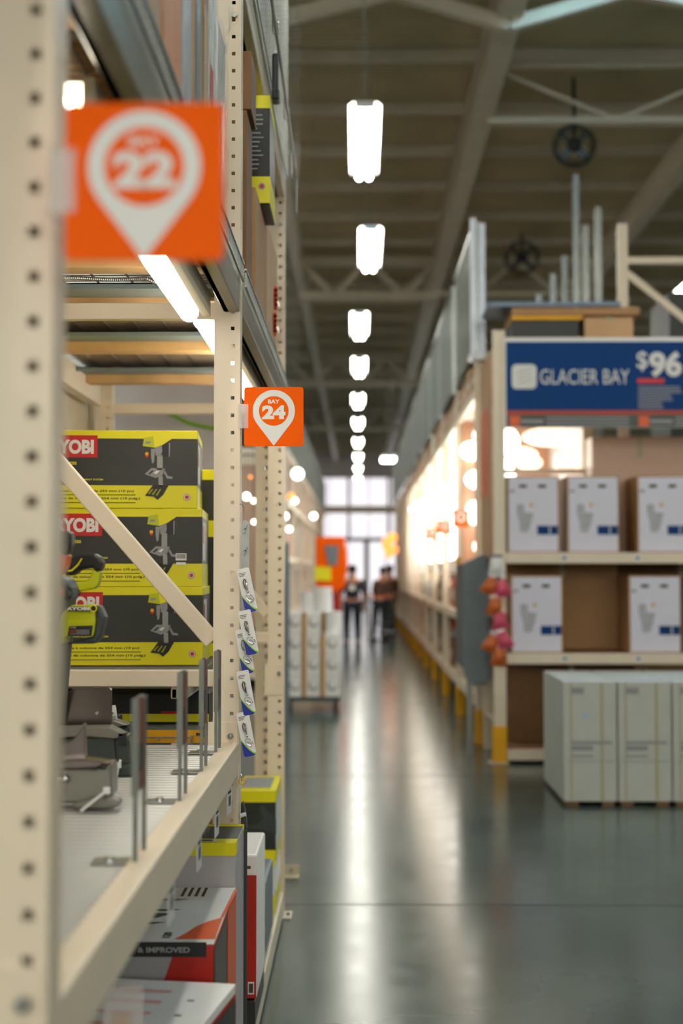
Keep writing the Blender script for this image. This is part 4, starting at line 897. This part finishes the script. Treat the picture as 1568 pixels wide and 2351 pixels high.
# ------------------------------------------------------------------ right aisle rack beyond the endcap
XA_ = 1.09; ys_ = [13.2 + 2.6 * i for i in range(12)]
def aisle_frame():
    t_ = T('aisle_post', 'x', 'rack upright', (0, 0, 0), 0, 'rack posts along the far right aisle')
    for xa in (0, 1.0): MB().box(xa, xa + .09, 0, .09, 0, 3.6, cream).build('post', t_, local=True, bevel=.004)
    MB().box(-.01, .1, -.012, .1, 0.001, .32, ylw).build('foot_guard', t_, local=True, bevel=.006)
    for z in (.3, 1.4, 2.5, 3.4): MB().box(.09, 1.0, .03, .06, z, z + .05, cream).build('brace', t_, local=True)
    return t_
af = aisle_frame(); ordw = ['first', 'second', 'third', 'fourth', 'fifth', 'sixth', 'seventh', 'eighth', 'ninth', 'tenth', 'eleventh', 'twelfth']
for i, y in enumerate(ys_):
    o = af if i == 0 else dup(af); o.location = (XA_, y, 0); o['label'] = ordw[i] + ' cream post with yellow foot guard past the toilet display'
def aisle_bay():
    t_ = T('aisle_shelving', 'x', 'shelf', (0, 0, 0), 0, 'shelf bays along the far right aisle')
    for z in (.42, 1.15, 3.32):
        MB().box(.0, .05, .095, 2.58, z - .09, z, cream).box(1.03, 1.08, .095, 2.58, z - .09, z, cream).build('beam', t_, local=True)
        MB().box(.05, 1.03, .105, 2.58, z - .03, z - .004, creamd).build('board', t_, local=True)
    MB().box(1.02, 1.03, .105, 2.58, 1.6, 3.2, whiteg).build('back_panel', t_, local=True)
    return t_
ab = aisle_bay()
for i, y in enumerate(ys_[:-1]):
    o = ab if i == 0 else dup(ab); o.location = (XA_ + .01, y, 0); o['label'] = ordw[i] + ' shelf bay past the toilet display, glowing with lamps' if i < 7 else ordw[i] + ' shelf bay past the toilet display, near the far end'
# wire mesh guards above
def guard():
    t_ = T('rack_guard', 'x', 'mesh guard', (0, 0, 0), 0, 'mesh guards above the right aisle rack')
    b_ = MB()
    for k in range(52): b_.box(-.004, .004, .05 * k, .05 * k + .008, 0, 1.15, galvd)
    for k in range(12): b_.box(-.004, .004, 0, 2.6, .1 * k, .1 * k + .008, galvd)
    b_.build('wire_mesh', t_, local=True)
    MB().box(-.02, .02, -.02, .02, -.05, 1.15, galv).box(-.02, .02, 0, 2.6, 1.13, 1.16, galv).build('frame', t_, local=True)
    return t_
gd0 = guard()
for i, y in enumerate([12.9 - .05] + ys_[1:]):
    o = gd0 if i == 0 else dup(gd0); o.location = (XA_ - .02, y, 3.62); o['label'] = ordw[i] + ' mesh guard panel above the right aisle rack, counted from the toilet display'
tag(MB().box(1.0, 1.14, 12.72, 12.9, 3.5, 3.55, galv).build('guard_bracket'), 'short galvanised bracket tying the mesh guard to the display frame', 'bracket')
for i, (px, w_, py) in enumerate(((1086, .05, 500), (1106, .06, 512))):
    p1 = at(px, py, 12.7 + .1 * i); tag(MB().box(p1.x - w_ / 2, p1.x + w_ / 2, p1.y, p1.y + .05, 3.5, p1.z, galvl := mat('bright_zinc', (200, 208, 220), .35, metal=.3, var=.1)).build('guard_post'), ['bright galvanised post at the aisle end of the mesh guard', 'galvanised channel post beside the bright one on the mesh guard'][i], 'post')
# boxes on top and goods low down
def plain(m_, name, group, cat='box'):
    t_ = T(name, 'x', cat, (0, 0, 0), 0, group); MB().box(0, 1, 0, 1, 0, 1, m_).build('carton', t_, local=True)
    MB().box(.0, 1.001, .46, .54, .8, 1.002, tape).build('tape_strip', t_, local=True); MB().box(-.003, 0, .2, .6, .3, .6, white).build('label_print', t_, local=True)
    return t_
tops = [plain(kraftl, 'top_stock_carton', 'cartons on top of the right aisle rack'), plain(kraft, 'top_stock_carton', 'cartons on top of the right aisle rack')]
lows = [plain(m_, 'shelf_carton', 'goods on the low shelves of the right aisle rack') for m_ in (kraftl, kraft, brownp, mat('olive_carton', (92, 96, 52), .7), kraftd, darkb, mat('teal_carton', (70, 104, 104), .6), redd, white2)]
used = set()
def put(proto, loc, sc, label):
    o = dup(proto) if proto in used else proto; used.add(proto); o.location = loc; o.scale = sc; o['label'] = label
for i, y in enumerate(ys_[:-1]):
    yy = y + .12
    while yy < y + 2.2:
        l = min(random.uniform(.5, .8), y + 2.56 - yy); put(random.choice(tops), (XA_ + .02, yy, 3.325), (.8, l, random.uniform(.2, .34)), 'brown carton on top of the %s bay past the toilet display' % ordw[i]); yy += l + .03
    if i < 9:
        for z, hm in ((.425, .55), (1.155, .4)):
            yy = y + .12
            while yy < y + 2.35:
                l = min(random.uniform(.25, .5), y + 2.55 - yy); put(random.choice(lows), (XA_ + random.uniform(.06, .16), yy, z), (.7, l, random.uniform(.25, hm)), 'blurred carton on the %s shelf of the %s bay past the display' % ('lower' if z < 1 else 'waist-high', ordw[i])); yy += l + .04
# glowing lamps
def lamp(mt, r, sc, name='showroom_lamp'):
    t_ = T(name, 'x', 'lamp', (0, 0, 0), 0, 'lit lamps in the right aisle showroom')
    MB().sphere((0, 0, 0), r, mt, 12, 8, sc).build('shade', t_, local=True, smooth=True)
    MB().cyl((0, 0, r * sc[2] * .9), (0, 0, r * sc[2] + .18), .008, chrome, 6).build('stem', t_, local=True)
    return t_
LP = [lamp(lampE, .13, (1, 1, .8)), lamp(lampC, .1, (1, 1, 1.3)), lamp(lampC, .15, (1, 1, .7))]
n_l = 0
for i in range(7):
    for row, z in enumerate((1.9, 2.26, 2.6, 2.9)):
        for k in range(4):
            y = ys_[i] + .35 + .62 * k + (.2 if row % 2 else 0)
            if y > ys_[i] + 2.5: continue
            pr = LP[(i + row + k) % 3]; put(pr, (XA_ + random.uniform(.14, .5), y, z + random.uniform(-.04, .04)), (1, 1, 1), 'glowing lamp on the %s row of the %s bay past the toilet display' % (['lowest', 'second', 'third', 'top'][row], ordw[i])); n_l += 1
for i, y in enumerate((14.6, 17.4, 20.3)):
    t = T('orange_bay_sign', ['orange square sign on the lamp racks nearest the toilet display', 'orange square sign on the lamp racks, second away', 'orange square sign on the lamp racks, third away'][i], 'bay sign', (1.0, y, 2.1), 0, 'distant orange bay signs')
    MB().box(.97, 1.14, y, y + .003, 2.05, 2.22, orange).build('plate', t); MB().disc((1.055, y - .002, 2.15), .05, white).disc((1.055, y - .003, 2.15), .03, orange).build('pin_marking', t)
for i in range(5):
    p1 = at(898 + random.uniform(-12, 6), 1235 + 9 * i, 33 + i); t = T('amber_lamp', 'amber glow at the far end of the right aisle rack, %s of five' % ordw[i], 'lamp', p1, 0, 'amber lamps at the far end')
    MB().sphere(p1, .12, lampO, 10, 6).build('shade', t, smooth=True); MB().cyl(p1, Vector((p1.x, p1.y, ZD + .02)), .002, galvd, 6).build('stem', t)
# glowing shapes added behind the endcap opening to stand for reflected lights
for i, (px, py, Y, r, sc) in enumerate(((1265, 1003, 14.6, .2, (1.5, 1, .5)), (1190, 1045, 14.8, .13, (1.6, 1, .7)), (1215, 1062, 15.0, .1, (1.4, 1, .8)), (1170, 1000, 14.5, .08, (1, 1, 1)), (1290, 1060, 15.2, .1, (.8, 1, 1.6)))):
    p1 = at(px, py, Y); t = T('reflection_pendant', ['wide glow added for a light reflection over the toilet boxes', 'glow added for a reflection above the first toilet box', 'small added reflection glow low above the first toilet box', 'small added reflection glow next to the perforated post under the sign', 'added reflection glow above the gap between toilet boxes'][i], 'lamp', p1, 0, 'glows added for reflections in the display')
    MB().sphere(p1, r, reflE, 14, 8, sc).build('shade', t, smooth=True); MB().cyl(p1, Vector((p1.x, p1.y, 3.288 if p1.y < 15.6 else ZD)), .003, galvd, 6).build('cord', t)
p1 = at(1345, 1085, 13.6); t = T('reflection_panel', 'upright glowing panel added for a reflection above the second toilet box', 'lamp', (p1.x, 13.6, p1.z), 0)
MB().box(p1.x - .11, p1.x + .13, 13.6, 13.63, p1.z, p1.z + .33, reflE).build('diffuser', t); MB().box(p1.x - .12, p1.x + .14, 13.63, 13.66, p1.z - .01, p1.z + .34, whiteg).build('frame', t)
tag(MB().box(1.16, 2.11, 15.70, 15.73, 1.16, 3.26, boardm := mat('warm_board', (176, 128, 98), .6, var=.06)).build('display_board'), 'peach-coloured board behind the added glows in the display opening', 'board')

# ------------------------------------------------------------------ left far side
def far_left(i, y):
    t_ = T('left_shelving', ordw[i] + ' bay of the distant rack beyond the cart of cartons', 'rack', (-1.5, y, 0), 0, 'distant left rack bays')
    for xa in (-1.05, -2.05): MB().box(xa, xa + .08, y, y + .09, 0, 3.3, cream).build('post', t_)
    for z in (.2, 1.0, 1.8, 2.6, 3.3): MB().box(-2.05, -.98, y + .09, y + 2.59, z - .08, z - .002, cream).build('shelf_board', t_)
    b_ = MB()
    for k in range(30): b_.box(-.99, -.98, y + .087 * k, y + .087 * k + .014, 3.3, 4.2, galvd)
    for k in range(8): b_.box(-.99, -.98, y, y + 2.6, 3.3 + .12 * k, 3.314 + .12 * k, galvd)
    b_.build('wire_mesh', t_)
for i in range(9): far_left(i, 19.5 + 2.6 * i)
cols = [kraftl, white2, greym, redd, kraft, orangep, peach]
lc = [plain(m_, 'far_carton', 'goods on the distant left rack') for m_ in cols]
for i in range(7):
    for z in (.2, 1.0, 1.8, 2.6):
        yy = 19.6 + 2.6 * i + .05
        while yy < 19.5 + 2.6 * i + 2.2:
            l = min(random.uniform(.4, .7), 19.5 + 2.6 * i + 2.5 - yy); put(random.choice(lc), (-1.93, yy, z), (.85, l, random.uniform(.35, .66)), 'distant blurred carton in the %s bay of the far left rack, shelf %s' % (ordw[i], {.2: 'by the floor', 1.0: 'above it', 1.8: 'at head height', 2.6: 'near the top'}[z])); yy += l + .04
LPL = [(683, 1088, 14.5, .06, lampC), (677, 1150, 15, .03, lampE), (655, 1185, 14, .03, lampC), (664, 1215, 15, .03, lampE), (668, 1140, 18, .05, lampO), (575, 1095, 12, .015, lampO), (582, 1150, 13, .02, lampE), (583, 1198, 13, .02, lampE), (566, 1140, 12, .03, lampC), (600, 1080, 14, .03, lampE), (720, 1185, 24, .05, lampC)]
for i, (px, py, Y, r, m_) in enumerate(LPL):
    p1 = at(px, py, Y); t = T('hanging_lamp', ['bright round lamp just right of the far upright near the Bay 24 sign', 'small warm lamp below the bright round one', 'bright small lamp at the edge of the far upright', 'small warm lamp glow above the grey pole', 'amber lamp glow beside the far upright', 'tiny amber light seen through the rack under the Bay 24 sign', 'warm light seen through the rack between the two uprights', 'lower warm light seen through the rack between uprights', 'white glow seen through the rack next to the focused upright', 'glow right under the Bay 24 sign', 'pale round light left of the far orange lift'][i], 'lamp', p1, 0, 'lamps beyond the tool rack')
    MB().sphere(p1, r, m_, 10, 7).build('shade', t, smooth=True); MB().cyl(p1, Vector((p1.x, p1.y, ZD + .02)), .002, galvd, 6).build('cord', t)
t = T('lamp_stand_display', 'lamp display frame from which small lamps hang beyond the tool rack', 'display', (-1.1, 15.5, 0))
MB().box(-2.7, -1.02, 15.4, 15.5, 2.75, 2.85, cream).box(-2.7, -2.6, 15.4, 15.5, 0, 2.75, cream).box(-1.1, -1.02, 15.4, 15.5, 0, 2.75, cream).build('frame', t)
MB().box(-2.6, -1.1, 15.45, 15.48, 1.0, 2.75, peach).build('back_board', t)
p1 = at(660, 1246, 15.2); tag(MB().box(p1.x - .03, p1.x + .03, 15.0, 15.06, 0, p1.z, greym).build('grey_pole', bevel=.005), 'blue-grey metal pole behind the cart of cartons', 'pole')
# cart of bucket cartons
YC = 16.2
t = T('flat_cart', 'dark flat cart loaded with white bucket cartons', 'cart', (-.5, YC + .4, 0))
MB().box(-.86, -.2, YC, YC + .9, .12, .17, dgrey).build('deck', t, bevel=.01)
for x in (-.8, -.26):
    for y in (YC + .1, YC + .8): MB().cyl((x - .02, y, .06), (x + .02, y, .06), .058, blackp, 16).build('wheel', t)
MB().box(-.88, -.86, YC + .1, YC + .8, .15, .9, greyd).build('push_bar', t)
bc = T('bucket_carton', 'x', 'box', (0, 0, 0), 0, 'cartons stacked on the flat cart')
MB().box(0, .2, 0, .28, 0, .235, white).build('carton', bc, local=True, bevel=.004)
MB().box(-.0, .045, -.003, 0, .0, .235, mat('carton_strip', (196, 148, 84), .7)).fy(.09, .17, .11, .18, -.002, inkg).build('front_print', bc, local=True)
MB().disc((.125, -.003, .13), .062, inkg).disc((.135, -.004, .145), .048, white).build('picture', bc, local=True)
k = 0
for r_ in range(4):
    for c_ in range(3):
        for d_ in range(2):
            if r_ == 3 and c_ == 2 and d_ == 0: continue
            o = bc if k == 0 else dup(bc); k += 1
            o.location = (-.845 + .212 * c_, YC + .02 + .3 * d_, .172 + .24 * r_)
            o['label'] = 'white bucket carton on the cart, %s layer, %s column, %s row' % (['bottom', 'second', 'third', 'top'][r_], ['leftmost', 'middle', 'rightmost'][c_], ['front', 'back'][d_])
def bucket(px, zb, Y, label, r=.11, h=.3):
    p1 = at(px, 1389, Y); p1.z = zb; t_ = T('white_bucket', label, 'bucket', p1, 0, 'buckets on the cart')
    MB().cyl(p1, p1 + Vector((0, 0, h)), r * .88, whiteg, 20, r).build('pail', t_, smooth=True)
    MB().cyl(p1 + Vector((0, 0, h)), p1 + Vector((0, 0, h + .025)), r * 1.05, whiteg, 20).build('lid', t_, smooth=True)
bucket(738, 1.129, YC + .17, 'white bucket standing highest on the cart load', .12, .26); bucket(706, 1.129, YC + .17, 'white bucket at the side on top of the cart load', .09, .2); bucket(766, .889, YC + .17, 'white bucket in the gap of the top carton layer', .09, .22)

# orange lift
t = T('order_picker', 'orange lift truck parked far down the aisle', 'lift truck', (-.6, 25, 0))
b = MB(); trace(b, [(724, 1232), (790, 1232), (797, 1290), (790, 1350), (768, 1362), (724, 1345)], 25, .8, orange); b.build('body', t, bevel=.03)
trace(MB(), [(744, 1252), (778, 1252), (774, 1296), (754, 1300)], 24.97, .05, greym).build('window', t)
trace(MB(), [(762, 1355), (780, 1350), (784, 1420), (766, 1425)], 25.1, .4, redd).build('mast', t, bevel=.02)
trace(MB(), [(722, 1300), (760, 1302), (760, 1334), (722, 1332)], 24.95, .06, lime).build('panel', t)
MB().box(-.85, -.34, 25, 26, .1, .7, blackp).build('chassis', t, bevel=.03)
for x in (-.75, -.42): MB().cyl((x - .04, 25.2, .12), (x + .04, 25.2, .12), .12, blackp, 16).build('wheel', t)

# ------------------------------------------------------------------ people
def skin_mesh(name, parent, pts, edges, rad, m, root=0, sub=2):
    me = bpy.data.meshes.new(name); me.from_pydata(pts, edges, []); me.materials.append(m)
    o = bpy.data.objects.new(name, me); link(o); o.parent = parent; TREE.setdefault(parent.name, []).append(o)
    md = o.modifiers.new('skin', 'SKIN'); md.use_smooth_shade = True
    for i, r in enumerate(rad): me.skin_vertices[0].data[i].radius = r if isinstance(r, tuple) else (r, r)
    me.skin_vertices[0].data[root].use_root = True
    s2 = o.modifiers.new('s', 'SUBSURF'); s2.levels = sub; s2.render_levels = sub
    return o
def person(label, loc, rz, shirt, trousers, bend=0, H=1.72, arms=0, back_logo=False):
    t_ = T('person', label, 'person', loc, rz); k = H / 1.72
    V = lambda x, y, z: (x * k, (y + (max(0, z - .95) * bend)) * k, (z if z < .95 else .95 + (z - .95) * math.cos(min(1, bend) * .8)) * k)
    # pelvis, spine, neck, head, arms, legs, feet
    P_ = [V(0, 0, .95), V(0, 0, 1.15), V(0, 0, 1.38), V(0, 0, 1.48), V(0, .01, 1.56), V(0, .015, 1.66),
          V(.17, 0, 1.40), V(.22, -.02 + arms * .1, 1.12), V(.21, .06 + arms * .3, .90), V(.21, .09 + arms * .32, .82),
          V(-.17, 0, 1.40), V(-.22, -.02 + arms * .1, 1.12), V(-.21, .06 + arms * .3, .90), V(-.21, .09 + arms * .32, .82),
          V(.09, 0, .90), V(.10, .03, .50), V(.10, -.05, .09), V(.11, .09, .035), V(-.09, 0, .90), V(-.11, -.02, .50), V(-.12, -.12, .09), V(-.12, .03, .035)]
    E_ = [(0, 1), (1, 2), (2, 3), (3, 4), (4, 5), (2, 6), (6, 7), (7, 8), (8, 9), (2, 10), (10, 11), (11, 12), (12, 13), (0, 14), (14, 15), (15, 16), (16, 17), (0, 18), (18, 19), (19, 20), (20, 21)]
    R_ = [(.14, .10), (.12, .09), (.14, .09), .05, (.07, .085), (.065, .08), .055, .042, .03, .028, .055, .042, .03, .028, .085, .058, .038, .035, .085, .058, .038, .035]
    skin_mesh('body', t_, P_, E_, R_, skin)
    q = lambda ids: [P_[i] for i in ids]
    skin_mesh('shirt', t_, q([0, 1, 2, 6, 7, 10, 11]), [(0, 1), (1, 2), (2, 3), (3, 4), (2, 5), (5, 6)], [(.155, .115), (.14, .11), (.16, .11), .072, .058, .072, .058], shirt)
    skin_mesh('trousers', t_, q([0, 14, 15, 16, 18, 19, 20]), [(0, 1), (1, 2), (2, 3), (0, 4), (4, 5), (5, 6)], [(.15, .112), .1, .074, .055, .1, .074, .055], trousers)
    for s_ in (0, 1):
        a, b_ = (P_[16], P_[17]) if s_ else (P_[20], P_[21])
        MB().bar(Vector(a) - Vector((0, .05, .05)), Vector(b_) + Vector((0, .06, 0)), .09, .07, blackp).build('shoe', t_, local=True, bevel=.02)
    h = Vector(P_[5]); MB().sphere(h + Vector((0, -.018, .02)), .098, hairm, 14, 10, (.86, 1, 1.02)).build('hair', t_, local=True, smooth=True)
    MB().sphere(h + Vector((0, .09, -.03)), .016, skin, sc=(.8, 1, 1.3)).sphere(h + Vector((.075, .02, -.03)), .02, skin, sc=(.4, .8, 1.3)).sphere(h + Vector((-.075, .02, -.03)), .02, skin, sc=(.4, .8, 1.3)).build('face_features', t_, local=True, smooth=True)
    b_ = MB()
    for i in (9, 13):
        c0 = Vector(P_[i])
        for f in range(4): b_.tube([c0 + Vector((-.025 + .016 * f, .0, -.01)), c0 + Vector((-.025 + .016 * f, .015, -.06)), c0 + Vector((-.025 + .016 * f, .03, -.085 - .006 * (f % 2)))], .009, skin, 6)
        b_.tube([c0 + Vector((.02, 0, 0)), c0 + Vector((.045, .02, -.03)), c0 + Vector((.045, .035, -.055))], .01, skin, 6)
    b_.build('fingers', t_, local=True, smooth=True)
    if back_logo: MB().disc((-.02 * k, -.118, 1.27 * k), .06, whiteg, n=16).build('shirt_print', t_, local=True)
    return t_
pA = at(809, 1480, 30.7)
person('person in a dark shirt with a pale back print walking away down the aisle', (pA.x, 30.7, 0), .12, navy, navy, H=1.68, back_logo=True).scale = (1.2, 1.2, 1)
pB = at(872, 1468, 32); person('person in brown leaning over a shopping cart', (pB.x, 32.5, 0), -.5, darkb, navy, bend=.25, arms=.8, H=1.66)
pC = at(893, 1455, 34); person('person in dark clothes standing beyond the shopping cart', (pC.x + .05, 35, 0), .6, darkb, blackp, H=1.7)
ct = T('shopping_cart', 'dark wire shopping cart in front of the leaning person', 'shopping cart', (pB.x, 31.7, 0))
b = MB(); X0, Y0c = pB.x, 31.5
for k in range(9): b.box(X0 - .28 + .07 * k, X0 - .272 + .07 * k, Y0c - .4, Y0c - .392, .45, .95, dgrey); b.box(X0 - .28, X0 - .272, Y0c - .4 + .1 * k, Y0c - .392 + .1 * k, .45, .95, dgrey); b.box(X0 + .28, X0 + .288, Y0c - .4 + .1 * k, Y0c - .392 + .1 * k, .45, .95, dgrey)
for z in (.45, .6, .78, .95): b.box(X0 - .28, X0 + .288, Y0c - .404, Y0c - .392, z, z + .015, dgrey).box(X0 - .285, X0 - .27, Y0c - .4, Y0c + .42, z, z + .015, dgrey).box(X0 + .276, X0 + .29, Y0c - .4, Y0c + .42, z, z + .015, dgrey)
b.box(X0 - .28, X0 + .28, Y0c - .4, Y0c + .4, .44, .455, dgrey); b.build('basket', ct)
MB().cyl((X0 - .28, Y0c + .48, 1.02), (X0 + .28, Y0c + .48, 1.02), .018, orangep).build('handle', ct)
MB().box(X0 - .25, X0 - .22, Y0c - .3, Y0c + .4, .12, .15, dgrey).box(X0 + .22, X0 + .25, Y0c - .3, Y0c + .4, .12, .15, dgrey).bar((X0 - .24, Y0c + .38, .13), (X0 - .27, Y0c + .46, 1.02), .03, .03, dgrey).bar((X0 + .24, Y0c + .38, .13), (X0 + .27, Y0c + .46, 1.02), .03, .03, dgrey).build('frame', ct)
for x in (-.24, .24):
    for y in (-.3, .35): MB().cyl((X0 + x - .015, Y0c + y, .065), (X0 + x + .015, Y0c + y, .065), .063, blackp, 14).build('wheel', ct)

# ------------------------------------------------------------------ hanging fans
def fan(px, py, Y, r, label):
    p1 = at(px, py, Y); t_ = T('ceiling_fan', label, 'fan', p1, 0, 'dark industrial fans under the roof')
    MB().cyl(p1 + Vector((0, 0, .1)), Vector((p1.x, Y, ZD - .27)), .03, blackp).build('down_rod', t_)
    MB().sphere(p1, r * .33, blackp, 14, 8, (1, 1, .9)).build('motor', t_, smooth=True)
    b_ = MB()
    for k in range(5): b_.ring(p1 + Vector((0, -.12 + .06 * k, 0)), r * (1 - .1 * abs(k - 2)), .01, blackp, n=24)
    b_.build('cage', t_)
    for k in range(4):
        a = PI / 4 + k * PI / 2; MB().bar(p1, p1 + Vector((math.cos(a) * r * .85, 0, math.sin(a) * r * .85)), .02, r * .3, dgrey).build('blade', t_)
fan(1318, 335, 21.5, .33, 'dark caged fan hanging from the roof above the galvanised poles'); fan(1198, 592, 31.5, .4, 'smaller distant dark fan under the roof near the mesh guards')
